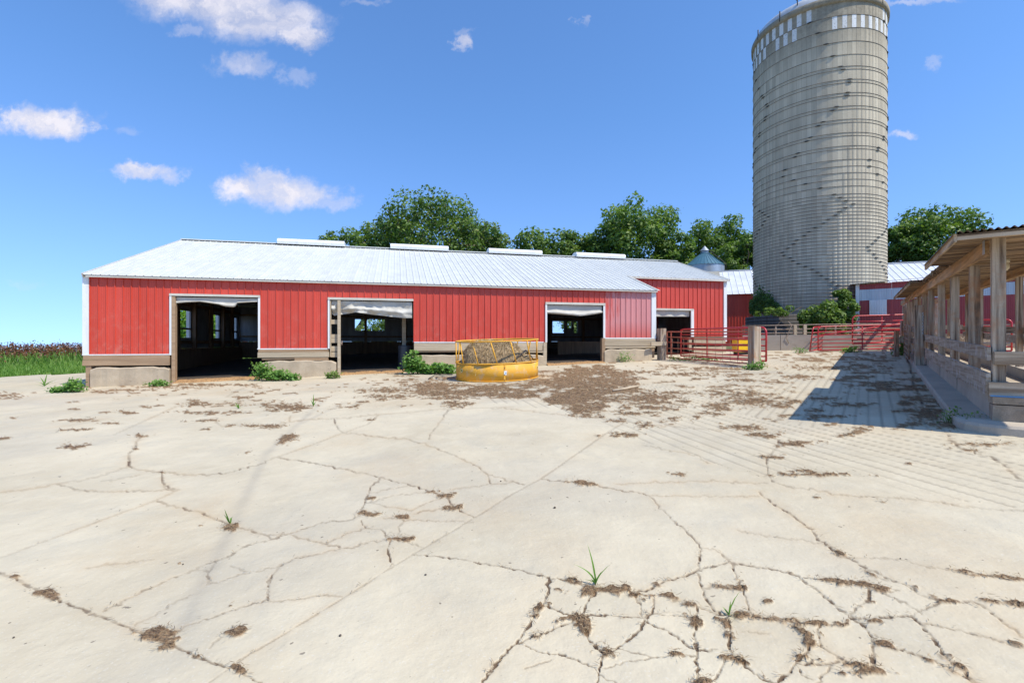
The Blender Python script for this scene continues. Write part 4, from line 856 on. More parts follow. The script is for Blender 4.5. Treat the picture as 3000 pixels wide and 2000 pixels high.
def painted(k, row):
    rel = ((k+.5)*da-camang+math.pi) % (2*math.pi)-math.pi; d = math.degrees(rel)
    if row == 0: return k % 2 == 0 and (-88 < d < -4) or (66 < d < 88 and k % 2 == 0)
    if row == 1: return k % 2 == 1 and ((-88 < d < -13) or 13 < d < 88) and not (-42 < d < -34)
    return False
V = []; F = []; A = []; Vw = []; Fw = []; Aw = []; rs = random.Random(5)
for row in range(NROW):
    for k in range(NS):
        vs = stave_verts(k, row); pw = painted(k, row)
        if (k, row) in single:
            me = bpy.data.meshes.new('stave'); off = Vector(vs[0]); me.from_pydata([Vector(p)-off for p in vs], [], SF); me.materials.append(M['stave_w' if pw else 'stave'])
            o = inst('stave', me, silo, Matrix.Translation(off))
        else:
            VV, FF, AA = (Vw, Fw, Aw) if pw else (V, F, A); n = len(VV); VV += vs; FF += [tuple(i+n for i in f) for f in SF]; AA += [rs.random()]*8
for VV, FF, AA, mm in ((V, F, A, 'stave'), (Vw, Fw, Aw, 'stave_w')):
    me = npmesh('stave_field', VV, FF, M[mm], {'rnd': AA}); me.transform(WM[silo.name].inverted()); o = inst('stave_field', me, silo, WM[silo.name]); o['kind'] = 'stuff'
b = MB(); b.tube([(SX, SY, -.6), (SX, SY, ZTOP)], SR-.008, 90, cap=False); b.build('joint_mortar', M['mortar'], silo)
# hoops
def ring_mesh(name, rad, tr, mat, n=120, m_=5):
    V = []; F = []
    for i in range(n):
        a = 2*math.pi*i/n
        for j in range(m_):
            b_ = 2*math.pi*j/m_; r_ = rad+tr*math.cos(b_); V.append((r_*math.sin(a), -r_*math.cos(a), tr*math.sin(b_)))
    for i in range(n):
        for j in range(m_): F.append((i*m_+j, ((i+1) % n)*m_+j, ((i+1) % n)*m_+(j+1) % m_, i*m_+(j+1) % m_))
    return npmesh(name, V, F, mat, smooth=True)
hm = ring_mesh('hoop', SR+.011, .012, M['hoop'])
cm = bpy.data.meshes.new('hoop_clamp'); b = MB().box(lambda x, y, z: Vector((x, y, z)), (-.075, -.035, -.028), (.075, .01, .028)); b.box(lambda x, y, z: Vector((x, y, z)), (-.14, -.025, -.012), (.14, -.002, .012)); cm.from_pydata(b.v, [], b.f); cm.materials.append(M['dark_metal'])
hz = [ZTOP-RH*k for k in (1, 2, 3, 4)]
for k in range(5, 12): z = ZTOP-RH*k; hz += [z+.09, z-.09]
z = ZTOP-RH*12
while z > 8.5: hz.append(z+.07); hz.append(z-.30) if False else None; z -= RH/2
while z > .35: hz.append(z); z -= RH/4+.012
for i, z in enumerate(hz):
    inst('hoop', hm, silo, Matrix.Translation((SX, SY, z)))
    # zigzag run of the clamps down the silo
    zz = [(20, -.28), (14.6, .52), (10.2, -.52), (7.9, .50), (5.4, -.52), (3.4, .25), (1.8, .75), (0, .2)]
    off = np.interp(z, [q[0] for q in zz][::-1], [q[1] for q in zz][::-1])
    for q in (-2, -1, 0, 1, 2):
        a = camang+off+q*math.radians(72)+random.uniform(-.02, .02)
        if angdiff(a) > 1.6: continue
        inst('hoop_clamp', cm, silo, Matrix.Translation((SX+(SR+.02)*math.sin(a), SY-(SR+.02)*math.cos(a), z)) @ Matrix.Rotation(a, 4, 'Z'))
b = MB(); zt = ZTOP-.02; pr = [(SR-.02, 0), (SR+.11, .02), (SR+.12, .34), (SR+.04, .40), (SR-.25, .42)]; n = 96
V = [(SX+r_*math.sin(2*math.pi*i/n), SY-r_*math.cos(2*math.pi*i/n), zt+q) for i in range(n) for r_, q in pr]
b.add(V, [(i*5+j, ((i+1) % n)*5+j, ((i+1) % n)*5+j+1, i*5+j+1) for i in range(n) for j in range(4)], True); b.build('rim_band', M['stave'], silo)
b = MB(); pr = [((SR+.05)*math.cos(q), .40+1.3*math.sin(q)) for q in np.linspace(0, math.pi/2*.98, 9)]; m_ = len(pr); n = 48
V = [(SX+r_*math.sin(2*math.pi*i/n), SY-r_*math.cos(2*math.pi*i/n), zt+q) for i in range(n) for r_, q in pr]
b.add(V, [(i*m_+j, ((i+1) % n)*m_+j, ((i+1) % n)*m_+j+1, i*m_+j+1) for i in range(n) for j in range(m_-1)], True); b.build('dome', M['silo_dome'], silo)
b = MB()
for dx in (-58, -30, 38, 60):
    a = camang+math.radians(dx); x, y = SX+(SR+.1)*math.sin(a), SY-(SR+.1)*math.cos(a); b.tube([(x, y, zt+.1), (x, y, zt+.75)], .035, 6)
b.build('rim_bracket', M['dark_metal'], silo)
b = MB(); a = camang+math.radians(-14); x, y = SX+(SR-.1)*math.sin(a), SY-(SR-.1)*math.cos(a)
b.tube([(x-.1, y, zt+.3), (x-.1, y, zt+1.5)], .03, 6); b.tube([(x-.1, y, zt+1.3), (x-.25, y, zt+1.2), (x-.15, y, zt+.9)], .02, 6); b.tube([(x+.1, y, zt+.4), (x+.6, y, zt+.85), (x+1.4, y, zt+1.05), (x+1.9, y, zt+.75)], .03, 6)
b.build('filler_pipe', M['dark_metal'], silo)
# low ring wall round the foot
def ring_wall():
    r0, zt_ = SR+.48, 1.62; V = []; F = []; A = []; n = 104
    for k in range(n):
        a0, a1 = 2*math.pi*k/n+.001, 2*math.pi*(k+1)/n-.001
        o = len(V)
        for a in (a0, a1):
            for r_, z in ((r0, -.6), (r0, zt_), (r0-.12, zt_)): V.append((SX+r_*math.sin(a), SY-r_*math.cos(a), z))
        F += [(o, o+3, o+4, o+1), (o+1, o+4, o+5, o+2)]; A += [rs.random()]*6
    root = thing('low_stave_wall', 'low dark stave ring wall bound by hoops around the silo foot', 'wall', (SX, SY, gz(SX, SY)))
    me = npmesh('staves', V, F, M['ring_stave'], {'rnd': A}); me.transform(WM[root.name].inverted()); inst('staves', me, root, WM[root.name])
    rm = ring_mesh('hoop', r0+.012, .018, M['dark_metal'], 90)
    for z in (1.5, 1.28, 1.08, .9, .72, .5, .3, .1, -.1): inst('hoop', rm, root, Matrix.Translation((SX, SY, z)))
M['ring_stave'] = stave_mat('ring_stave_concrete', (.17, .15, .125), (.10, .09, .075), (.16, .14, .11), False)
ring_wall()

# ================================================================== long barn behind the silo, grain bin
LX, LY = 14.9, 40.6; la = math.radians(20); FLn = lambda s_, q, z: Vector((LX+s_*math.cos(la)+q*math.sin(la), LY-s_*math.sin(la)+q*math.cos(la), z))
lb = thing('background_barn', 'red barn with white ribbed roof standing behind the silo', 'barn', tuple(FLn(0, 0, gz(LX, LY))), -la)
Lz = lambda s_: 3.62-.004*s_
for k in range(int(24/.2286)): strip(FLn, k*.2286, (k+1)*.2286, -.3, 3.9, 0, lb, M['red_far'] if 'red_far' in M else M['red'])
k = 0; s_ = -.2
M['far_roof'] = simple('far_roof_metal', (.68, .70, .72), .45, 0, (.56, .58, .60), (.5, 1.2, 1.2), -la, spots=((.34, .33, .30), .35, .66, .03, .7), rnd=.05)
while s_ < 24:
    V = []; pr = [(0, 0), (.01, .03), (.04, .03), (.05, 0), (.46, 0)]
    for q in (-.35, 4.6):
        for x, d in pr: V.append(FLn(s_+x, q-d*.3, 3.86+(q+.35)*.52+d))
    b = MB(); b.add(V, [(i, i+1, 6+i, 5+i) for i in range(4)]); b.build('roof_panel', M['far_roof'], lb); s_ += .46
b = MB(); b.beam(FLn(-.2, 4.6, 6.45), FLn(24, 4.6, 6.45), .3, .06); b.build('ridge_cap', M['far_roof'], lb)
for (sa, sb, qa, qb) in ((1.75, 2.75, 3.2, 4.5), (12.45, 13.9, 2.9, 4.4)):
    b = MB(); b.add([FLn(sa, qa, 3.90+(qa+.35)*.52+.03), FLn(sb, qa, 3.90+(qa+.35)*.52+.03), FLn(sb, qb, 3.90+(qb+.35)*.52+.03), FLn(sa, qb, 3.90+(qb+.35)*.52+.03)], [(0, 1, 2, 3)]); b.build('skylight', simple('fibre_skylight', (.30, .29, .25), .7), lb)
gb = thing('grain_bin', 'steel grain bin with a blue conical roof between barn roof and trees', 'grain bin', (19.35, 48, gz(19, 30)))
gx, gy, gr_ = 19.35, 48.0, 1.82
b = MB(); pts = []; rad = []
for k in range(110): pts.append((gx, gy, gz(19, 30)+.07*k)); rad.append(gr_+.018*(k % 2))
b.tube(pts, rad, 40, cap=False); b.build('wall', M['galv'], gb)
ze = gz(19, 30)+.07*109; b = MB(); n = 32; V = [(gx+r_*math.cos(2*math.pi*i/n), gy+r_*math.sin(2*math.pi*i/n), z) for i in range(n) for r_, z in ((gr_+.08, ze-.04), (.36, ze+1.28))]
b.add(V, [(i*2, (i+1) % n*2, (i+1) % n*2+1, i*2+1) for i in range(n)]); b.build('roof', M['bin_blue'], gb)
b = MB()
for i in range(0, n): a = 2*math.pi*i/n; b.beam((gx+(gr_+.08)*math.cos(a), gy+(gr_+.08)*math.sin(a), ze-.02), (gx+.36*math.cos(a), gy+.36*math.sin(a), ze+1.30), .03, .03)
b.build('roof_rib', M['bin_blue'], gb)
b = MB(); b.tube([(gx, gy, ze+1.22), (gx, gy, ze+1.42), (gx, gy, ze+1.5), (gx, gy, ze+2.0)], [.37, .37, .47, .03], 20, smooth=False); b.build('cap', M['galv'], gb)
b = MB(); a = -.6
for dd in (-.15, .15): b.tube([(gx+(gr_+.15)*math.cos(a+dd), gy+(gr_+.15)*math.sin(a+dd), ze-.8), (gx+(gr_+.15)*math.cos(a+dd), gy+(gr_+.15)*math.sin(a+dd), ze+.1), (gx+.5*math.cos(a+dd*3), gy+.5*math.sin(a+dd*3), ze+1.5)], .03, 5)
b.build('ladder', M['dark_metal'], gb)

# ================================================================== yard wall, pipe rail, right-hand building
def cwall(p, q, th, z0f, z1a, z1b, root, name='wall_section'):
    n = Vector((q[1]-p[1], -(q[0]-p[0]), 0)).normalized()*th*.5; p0 = Vector((p[0], p[1], 0)); q0 = Vector((q[0], q[1], 0))
    za, zb_ = z0f(p), z0f(q); V = [p0-n, q0-n, q0+n, p0+n]
    lo = [Vector((v.x, v.y, z)) for v, z in zip(V, (za, zb_, zb_, za))]; hi = [Vector((v.x, v.y, z)) for v, z in zip(V, (z1a, z1b, z1b, z1a))]
    return MB().hexa(lo+hi).build(name, M['concrete_wall'], root)
wall = thing('yard_wall', 'low tan concrete wall closing the yard in front of the silo', 'wall', (12.1, 23.1, gz(12, 23)))
zf = lambda p: gz(*p)-.15
WP = [(11.35, 23.55), (12.9, 23.0), (14.6, 22.55), (16.2, 22.2), (18.0, 21.95)]; WZ = [.30, .31, .33, .34, .33]
for i in range(4):
    p, q = Vector(WP[i]), Vector(WP[i+1]); d = (q-p).normalized()*.006; cwall(tuple(p+d), tuple(q-d), .2, zf, WZ[i], WZ[i+1], wall)
rail = thing('pipe_rail', 'tan pipe rail with three bars along the concrete wall top', 'railing', (12.1, 23.1, .30))
for dz in (.09, .27, .47):
    b = MB(); b.tube([(p[0], p[1]+.02, z+dz) for p, z in zip(WP, WZ)], .022, 6); b.build('bar', M['pipe_tan'], rail)
for (x, w_) in ((11.9, .03), (12.75, .03), (13.55, .07), (13.95, .07), (15.2, .03), (16.8, .03)):
    y = float(np.interp(x, [p[0] for p in WP], [p[1] for p in WP])); b = MB(); b.box(lambda a, c, d: Vector((x+a, y+c, .3+d)), (-w_, -w_*.5+.03, 0), (w_, w_*.5+.05, .50)); b.build('post', M['pipe_tan'] if w_ < .05 else M['wood_pale'], rail)
# right building: corrugated walls
def corr(F, s0, s1, z0, z1, pitch, amp, mat, name, parent, seg=4, q0=0, z1b=None):
    n = int((s1-s0)/pitch*seg); V = []
    for i in range(n+1):
        s_ = s0+(s1-s0)*i/n; d = -amp*math.sin(2*math.pi*s_/pitch); V += [F(s_, q0+d, z0), F(s_, q0+d, z1 if z1b is None else z1+(z1b-z1)*i/n)]
    b = MB(); b.add(V, [(2*i, 2*i+2, 2*i+3, 2*i+1) for i in range(n)], True); return b.build(name, mat, parent)
RX, RY = 17.95, 25.0; rd = (.802, -.598); FRb = lambda s_, q, z: Vector((RX+rd[0]*s_-rd[1]*q, RY+rd[1]*s_+rd[0]*q, z))
rb = thing('corrugated_shed', 'old dark red corrugated shed with a grey metal band and white patch on its wall', 'shed', (RX, RY, gz(RX, RY)), math.atan2(rd[1], rd[0]))
for k in range(13):
    s0 = .18+k*.66; s1 = s0+.66; zt0 = 2.95+.03*s0
    corr(FRb, s0, s1-.004, .33+.01*k, 2.14, .068, .010, M['dark_red'], 'siding_sheet', rb)
    corr(FRb, s0, s1-.004, 2.12, 2.68, .068, .010, M['galv'], 'band_sheet', rb, q0=-.015)
    corr(FRb, s0, s1-.004, 2.66, zt0, .068, .010, M['dark_red'], 'upper_sheet', rb)
b = MB().box(FRb, (.02, -.03, .1), (.18, .04, 2.95)); b.build('corner_trim', M['white_trim'], rb)
b = MB().box(FRb, (.60, -.07, 1.32), (1.30, -.05, 2.12)); b.build('frame', M['white_trim'], rb)
corr(FRb, .64, 1.26, 1.36, 2.12, .068, .012, simple('white_sheet', (.66, .70, .72), .5, .2, (.55, .58, .6), (4, 4, 1)), 'patch_sheet', rb, q0=-.085)
for k in range(8): b = MB().box(FRb, (.1+k*1.1, -.02, gz(RX+k, RY-k)-.3), (1.195+k*1.1, .2, .33+.012*k)); b.build('base_block', M['concrete_wall'], rb)
for k in range(14):
    s0 = -.25+k*.66; n = 40; V = []
    for q in (-.35, 5.0):
        for i in range(n+1): s_ = s0+.66*i/n; V.append(FRb(s_, q, 2.98+.033*s_+.0*q+.10*(q+.35)+.012*math.sin(2*math.pi*s_/.068)))
    b = MB(); b.add(V, [(i, i+1, n+2+i, n+1+i) for i in range(n)], True); b.build('roof_sheet', M['galv'], rb)
b = MB(); b.add([FRb(.1, 0, 0), FRb(.1, 5, 0), FRb(.1, 5, 3.4), FRb(.1, 0, 2.95)], [(0, 1, 2, 3)]); b.build('side_wall', M['dark_red'], rb)
# fence boards in front of that wall
for k, (s0, s1, z0, z1) in enumerate(((3.0, 6.0, .62, .78), (3.0, 6.0, .98, 1.14), (3.1, 6.0, 1.36, 1.5))):
    pass

# ================================================================== roofed feed bunk
UX, UY = 6.20, 6.18; ud = (.5978, .8016); SL = .0287
def FU(s_, q, z): return Vector((UX+ud[0]*s_-ud[1]*q, UY+ud[1]*s_+ud[0]*q, z+SL*s_))     # q positive to the left (towards the yard)
bk = thing('feed_bunk_shed', 'weathered timber roof on posts over a long concrete feed bunk at the right', 'feed bunk', (UX, UY, gz(UX, UY)), math.atan2(ud[1], ud[0]))
def ub(name, mat, s0, s1, q0, q1, z0, z1, jit=.0, parent=None): return MB().box(FU, (s0, q0, z0), (s1, q1, z1), jit).build(name, M[mat], parent or bk)
PS = [.07, 1.80, 3.93, 6.06, 8.24, 10.1, 12.2, 14.3, 16.4, 18.5, 20.6]
for i, s_ in enumerate(PS): ub('post', 'grey_wood_v', s_-.0625, s_+.0625, -.135, -.01, -.72, 1.33 if i == 0 else 1.145, .005)
for i, s_ in enumerate([1.0, 3.1, 5.2, 7.3, 9.4, 11.5, 13.6, 15.7, 17.8, 19.9]): ub('post', 'grey_wood_v', s_-.05, s_+.05, -1.22, -1.12, -.72, 1.16, .005)
ub('header_beam', 'beam_wood', .14, 5.9, .0, .045, 1.13, 1.315, .002); ub('header_beam', 'beam_wood', 5.905, 12.9, .0, .045, 1.125, 1.31, .002); ub('header_beam', 'grey_wood_h', 12.905, 20.7, .0, .045, 1.13, 1.31, .002)
ub('header_beam', 'beam_wood', -.2, 7.2, -1.12, -1.075, 1.14, 1.30); ub('header_beam', 'beam_wood', 7.21, 20, -1.12, -1.075, 1.14, 1.30)
ub('splice_plate', 'galv', .12, .24, .046, .052, 1.15, 1.33)
ub('rail_board', 'plank_h', -.0, 3.9, .0, .045, -.245, -.07, .006); ub('rail_board', 'plank_h', 3.91, 9.45, .002, .042, -.235, -.06, .006)
ub('lower_board', 'plank_h', -.02, 3.95, .0, .055, -.70, -.41, .008); ub('lower_board', 'plank_h', 3.96, 9.6, .0, .04, -.68, -.43, .008)
ub('end_board', 'grey_wood_e', -.06, -.01, -1.6, -.02, -.30, -.13, .006); ub('end_board', 'grey_wood_e', -.06, -.01, -1.6, .03, -.69, -.515, .006)
ub('inner_rail', 'grey_wood_h', 1.0, 7.0, -1.27, -1.225, .0, .14, .006); ub('inner_rail', 'grey_wood_h', 7.0, 13.0, -1.27, -1.225, .0, .13, .006); ub('inner_rail', 'plank_h', .8, 13.0, -1.28, -1.24, -.2, -.04, .006)
s_ = .06; k = 0
while s_ < 20:
    L = 1.28 if s_ > .2 else 1.7; z0 = gz(*FU(s_, 0, 0).xy)-.1
    p = [FU(s_, -.15, 0), FU(s_+L-.012, -.15, 0), FU(s_+L-.012, .0, 0), FU(s_, .0, 0)]
    e = .012 if k % 2 else 0; lo = [Vector((v.x, v.y, gz(v.x, v.y)-.1)) for v in p]; hi = [FU(s_, -.15, -.7), FU(s_+L-.012, -.15, -.7), FU(s_+L-.012, -e, -.7), FU(s_, -e, -.7)]
    lo[2] = lo[2].copy(); MB().hexa([lo[3], lo[2], lo[1], lo[0], hi[3], hi[2], hi[1], hi[0]]).build('bunk_panel', M['bunk'], bk); s_ += L; k += 1
ub('bunk_floor', 'bunk', .1, 20, -1.1, -.16, -1.0, -.86); ub('far_side', 'bunk', .1, 20, -1.24, -1.1, -1.2, -.66)
ub('end_block', 'bunk_end', -.16, .05, -1.7, .012, -1.02, -.795, .008); ub('end_cap', 'bunk_end', -.17, .05, -1.7, .018, -.79, -.70, .008)
b = MB(); b.beam(FU(-.075, .02, -.694), FU(-.075, -1.5, -.699), .03, .012); b.build('rubber_strip', M['sticker_b'], bk)
ub('gate_post', 'grey_wood_v', 8.58, 8.80, .05, .25, -1.26, .75, .008)
for s_ in (11.0, 13.2, 15.3, 17.4): ub('fence_plank', 'grey_wood_v', s_-.09, s_+.09, .05, .09, -.75, 1.0, .01)
for z in (-.35, .05): ub('fence_board', 'plank_h', 9.7, 20, .0, .045, z-.09, z+.09, .006)
# roof
def roof_sec(s0, s1, ql, qr, fascia=True, loose=0.0, zt=1.335):
    s_ = s0; rn = random.Random(int(s0*10)+3)
    while s_ < s1-.02:
        w_ = min(rn.uniform(.17, .24), s1-s_); e = rn.uniform(-.02, .02)*(1+loose*4)
        MB().box(FU, (s_+.004, qr, zt+rn.uniform(-.006, .006)-.03*qr*0), (s_+w_-.006, ql-.03+e, zt+.03), .004).build('roof_plank', M['roof_plank'], bk); s_ += w_
    if fascia: MB().box(FU, (s0, ql-.03, zt-.065), (s1, ql, zt+.035), .004).build('fascia_board', M['grey_wood_h'], bk)
    # corrugated sheets, ridges running along the bunk
    q0, q1 = ql+.03, qr-.05; n = int((q0-q1)/.068*6); step = 2.4; s_ = s0-.05
    while s_ < s1:
        e = min(s_+step, s1+.03); V = []
        for ss in (s_, e-.01):
            for i in range(n+1):
                q = q0+(q1-q0)*i/n; dz = .0; 
                if fascia and i < 5: dz = -.010*(5-i)
                V.append(FU(ss, q, zt+.052+dz+.013*math.sin(2*math.pi*q/.068)+.004*(int((s_-s0)/step) % 2)))
        b = MB(); b.add(V, [(i, i+1, n+2+i, n+1+i) for i in range(n)], True); b.build('roof_sheet', M['rust_galv'], bk); s_ += step
roof_sec(-.47, 3.45, .41, -1.75); roof_sec(3.47, 7.88, .16, -1.75, fascia=False, loose=1.0, zt=1.31); roof_sec(7.9, 17.4, .41, -1.75)
MB().box(FU, (-.47, -1.75, 1.29), (-.44, .38, 1.335), .004).build('end_fascia', M['grey_wood_e'], bk)
b = MB(); b.tube([FU(3.0, -.62, 1.33), FU(3.0, -.62, 1.27)], .05, 10); b.tube([FU(3.0, -.62, 1.27), FU(3.0, -.62, 1.23), FU(3.0, -.62, 1.17), FU(3.0, -.62, 1.13)], [.03, .045, .045, .015], 10); b.build('lamp_socket', M['insul'], None, label='small cream lamp socket hanging under the feed bunk roof', cat='lamp')
# kerb along the bunk
def kerb():
    b = MB(); V = []; pr_n = 5; line = []
    pts = [(-.50, -1.8, -1.8), (-.50, -.2, -.2)]
    ss = [(-.50, -1.9, 0), (-.50, -.6, 0), (-.50, .02, 0), (-.46, .18, 1), (-.36, .30, 1), (-.22, .355, 1), (0, .365, 1), (2, .345, 1), (4, .32, 1), (8, .27, 1), (12, .2, 1), (16, .15, 1), (20, .1, 1)]
    for (s_, q, k) in ss:
        inn = (max(s_, -.10), min(q, -.05) if k == 0 else -.05)
        P = FU(s_, q, 0); I = FU(inn[0], inn[1], 0); d = (Vector((I.x-P.x, I.y-P.y, 0))); L = d.length; d = d/L if L > 1e-3 else Vector((0, 0, 0))
        def at_(f, h): x, y = P.x+d.x*f, P.y+d.y*f; return (x, y, gz(x, y)+h)
        V += [at_(0, -.08), at_(.005, .085), at_(.03, .115), at_(L, .12), at_(L, -.08)]
    n = len(ss); F = [(i*5+j, i*5+j+1, (i+1)*5+j+1, (i+1)*5+j) for i in range(n-1) for j in range(4)]+[(4, 3, 2, 1, 0)]
    b.add(V, F); o = b.build('kerb', M['bunk'], None); o['kind'] = 'structure'
kerb()
# ================================================================== yellow hay feeder
HX, HY, HR = -.44, 14.07, 1.205
zc_ = gz(HX, HY)
def FH(a, r_, h): x, y = HX+r_*math.sin(a), HY-r_*math.cos(a); return Vector((x, y, gz(x, y)+h))
hf = thing('hay_feeder', 'round yellow steel hay ring feeder with slanted bars standing on the yard before the barn', 'hay feeder', (HX, HY, zc_))
b = MB(); n = 96; V = []
for i in range(n):
    a = 2*math.pi*i/n; dent = .006*math.sin(5*a)+.004*math.sin(11*a+1)
    V += [FH(a, HR+dent, .01), FH(a, HR+dent, .485), FH(a, HR-.006+dent, .485), FH(a, HR-.006+dent, .01)]
b.add(V, [(i*4+j, ((i+1) % n)*4+j, ((i+1) % n)*4+(j+1) % 4, i*4+(j+1) % 4) for i in range(n) for j in range(4)], True); b.build('skirt', M['yellow'], hf)
def ring(h, r_, tr, name, rr=HR):
    b = MB(); b.tube([FH(2*math.pi*i/72, rr, h) for i in range(73)], tr, 8, cap=False); return b.build(name, M['yellow'], hf)
ring(.492, 0, .019, 'lower_rim'); ring(1.10, 0, .021, 'top_rim'); ring(.02, 0, .014, 'bottom_rim')
for k in range(14):
    a = math.radians(-6.6+k*25.714); b = MB(); b.tube([FH(a, HR, 1.10), FH(a+math.radians(4.3), HR-.008, .8), FH(a+math.radians(8.8), HR, .49)], .0175, 8); b.build('bar', M['yellow'], hf)
for a0 in (11.5, 131.5, 251.5):
    a = math.radians(a0); b = MB(); P = [FH(a-.018, HR+.010, .04), FH(a+.018, HR+.010, .04), FH(a+.018, HR+.010, .47), FH(a-.018, HR+.010, .47)]; b.add(P+[FH(a-.018, HR+.0, .04), FH(a+.018, HR, .04), FH(a+.018, HR, .47), FH(a-.018, HR, .47)], [(0, 1, 2, 3), (1, 5, 6, 2), (0, 3, 7, 4), (2, 6, 7, 3)]); b.build('joint_strap', M['yellow'], hf)
    for h in (.06, .20, .38):
        b = MB(); b.tube([FH(a, HR+.008, h), FH(a, HR+.022, h)], .012, 6); b.build('bolt', M['dark_metal'], hf)
def decal(a, h, w, hh, mat, name, lift, rnd=False):
    b = MB(); N_ = 20 if rnd else 4
    if rnd: pts = [(w*math.cos(2*math.pi*i/N_), hh*math.sin(2*math.pi*i/N_)) for i in range(N_)]
    else: pts = [(-w, -hh), (w, -hh), (w, hh), (-w, hh)]
    b.add([FH(a+p/HR, HR+lift, h+q) for p, q in pts], [tuple(range(N_))]); return b.build(name, mat, hf)
for a in (math.radians(-52.5), math.radians(74)):
    decal(a, .30, .052, .052, M['sticker'], 'round_decal', .012, True); decal(a, .30, .044, .044, M['sticker_y'], 'decal_disc', .014, True)
    b = MB(); b.add([FH(a+p/HR, HR+.016, .30+q) for p, q in ((-.033, -.004), (-.022, .012), (.0, .016), (.018, .012), (.034, .006), (.03, -.006), (.012, -.010), (.004, -.018), (-.006, -.008), (-.02, -.012))], [tuple(range(10))]); b.build('decal_emblem', M['sticker_k'], hf)
decal(math.radians(12.3), .245, .036, .055, M['sticker'], 'label_sticker', .014); decal(math.radians(12.9), .24, .018, .022, M['sticker_b'], 'label_print', .0155)
# hay in the feeder
rg = np.random.RandomState(3)
def hay():
    n, m_ = 90, 26; V = []
    def hh(x, y):     # x right, y away, in metres from the ring centre
        e1 = np.clip(1-(np.abs((x+.10)/.90)**4.5+np.abs((y+.05)/.88)**4), 0, 1)**.30*1.06*(1-.06*x)
        e2 = np.clip(1-((x-.62)/.52)**2-((y)/.75)**2, 0, 1)**.5*.70; e3 = np.clip(1-((x+.85)/.33)**2-(y/.7)**2, 0, 1)**.5*.66
        return np.maximum(np.maximum(e1, np.maximum(e2, e3)), .30)+.07*(fbm(x*6, y*6, 5, 3)-.5)
    V = []
    G_ = 70
    for j in range(G_+1):
        for i in range(G_+1):
            x = -1.15+2.3*i/G_; y = -1.15+2.3*j/G_; r_ = math.hypot(x, y)
            if r_ > 1.17: x *= 1.17/r_; y *= 1.17/r_
            V.append((HX+x, HY+y, gz(HX+x, HY+y)+float(hh(np.array(x), np.array(y)))))
    F = [(j*(G_+1)+i, j*(G_+1)+i+1, (j+1)*(G_+1)+i+1, (j+1)*(G_+1)+i) for j in range(G_) for i in range(G_)]
    root = thing('hay_bale', 'remains of a round hay bale inside the yellow feeder ring', 'hay', (HX, HY, zc_+.02))
    me = npmesh('hay_core', V, F, M['hay'], smooth=True); me.transform(WM[root.name].inverted()); inst('hay_core', me, root, WM[root.name])
    N_ = 15000; th = rg.uniform(0, 2*np.pi, N_); r_ = np.sqrt(rg.uniform(0, 1, N_))*1.12; x = r_*np.sin(th); y = -r_*np.cos(th)
    h = hh(x, y); e = .02; gx_ = (hh(x+e, y)-hh(x-e, y))/(2*e); gy_ = (hh(x, y+e)-hh(x, y-e))/(2*e)
    # extra points on the steep side facing the yard
    sl_ = np.hypot(gx_, gy_); nrm = np.stack([-gx_, -gy_, np.ones(N_)], 1); nrm /= np.linalg.norm(nrm, axis=1, keepdims=True)
    pos = np.stack([HX+x, HY+y, g(HX+x, HY+y)+h-rg.uniform(0, 1, N_)*np.clip(sl_*.04, 0, .3)], 1)
    rv = rg.normal(0, 1, (N_, 3)); d = rv-nrm*(rv*nrm).sum(1, keepdims=True)*.75; d[:, 2] -= .25*np.clip(sl_, 0, 1); d /= np.linalg.norm(d, axis=1, keepdims=True)
    dd = d+nrm*.25; dd /= np.linalg.norm(dd, axis=1, keepdims=True)
    blades('hay_strand', pos, rg.uniform(.05, .16, N_), rg.uniform(.006, .013, N_), dd, np.clip(rg.beta(1.3, 1.3, N_)*(.5+.9*fbm(x*4, y*4+h*6, 2, 3)), 0, 1), M['haystraw'], bend=.25, parent=root, kind='stuff')
    # side curtain of strands on the front face
    N2 = 9000; a = rg.uniform(-1.25, 1.25, N2); f = rg.uniform(.36, 1.0, N2); xx = .80*np.sin(a); yy = -.80*np.cos(a)**.8*(1.02-.18*f); hx = np.minimum(hh(xx, yy*.8), 1.0)
    pos = np.stack([HX+xx, HY+yy, g(HX+xx, HY+yy)+f*np.clip(hh(xx, yy*.55), 0, .98)], 1); d = np.stack([rg.normal(0, .6, N2), rg.normal(-.35, .35, N2), rg.normal(-.7, .5, N2)], 1); d /= np.linalg.norm(d, axis=1, keepdims=True)
    blades('hay_fringe', pos, rg.uniform(.05, .15, N2), rg.uniform(.006, .013, N2), d, np.clip(rg.beta(1.2, 1.3, N2)*(.35+1.1*fbm(xx*5, f*5, 8, 3)), 0, 1), M['haystraw'], bend=.3, parent=root, kind='stuff')
hay()
b = MB(); b.tube([FH(math.radians(28), .98, .50), FH(math.radians(38), 1.0, .66), FH(math.radians(58), .98, .80), FH(math.radians(66), 1.0, .72), FH(math.radians(85), 1.05, .55)], [.02, .026, .024, .018, .012], 7); b.build('dead_branch', M['log'], None, label='dark bent branch lying on the hay inside the yellow feeder', cat='branch')
b = MB(); p = [G(1255+x, 1112+y) for x, y in ((0, 0), (18, -8), (45, -10), (70, -8))]; b.tube([(x, y, gz(x, y)+.03+.02*(i % 2)) for i, (x, y) in enumerate(p)], .012, 6); b.build('bent_wire', M['dark_metal'], None, label='thin dark bent wire lying on the concrete left of the yellow feeder', cat='wire')
b = MB(); p = [G(x, y) for x, y in ((1795, 1148), (1835, 1142), (1872, 1134))]; b.tube([(x, y, gz(x, y)+.035) for x, y in p], [.022, .03, .02], 7); b.build('stick', M['wood_pale'], None, label='pale bare stick lying on the straw right of the yellow feeder', cat='stick')

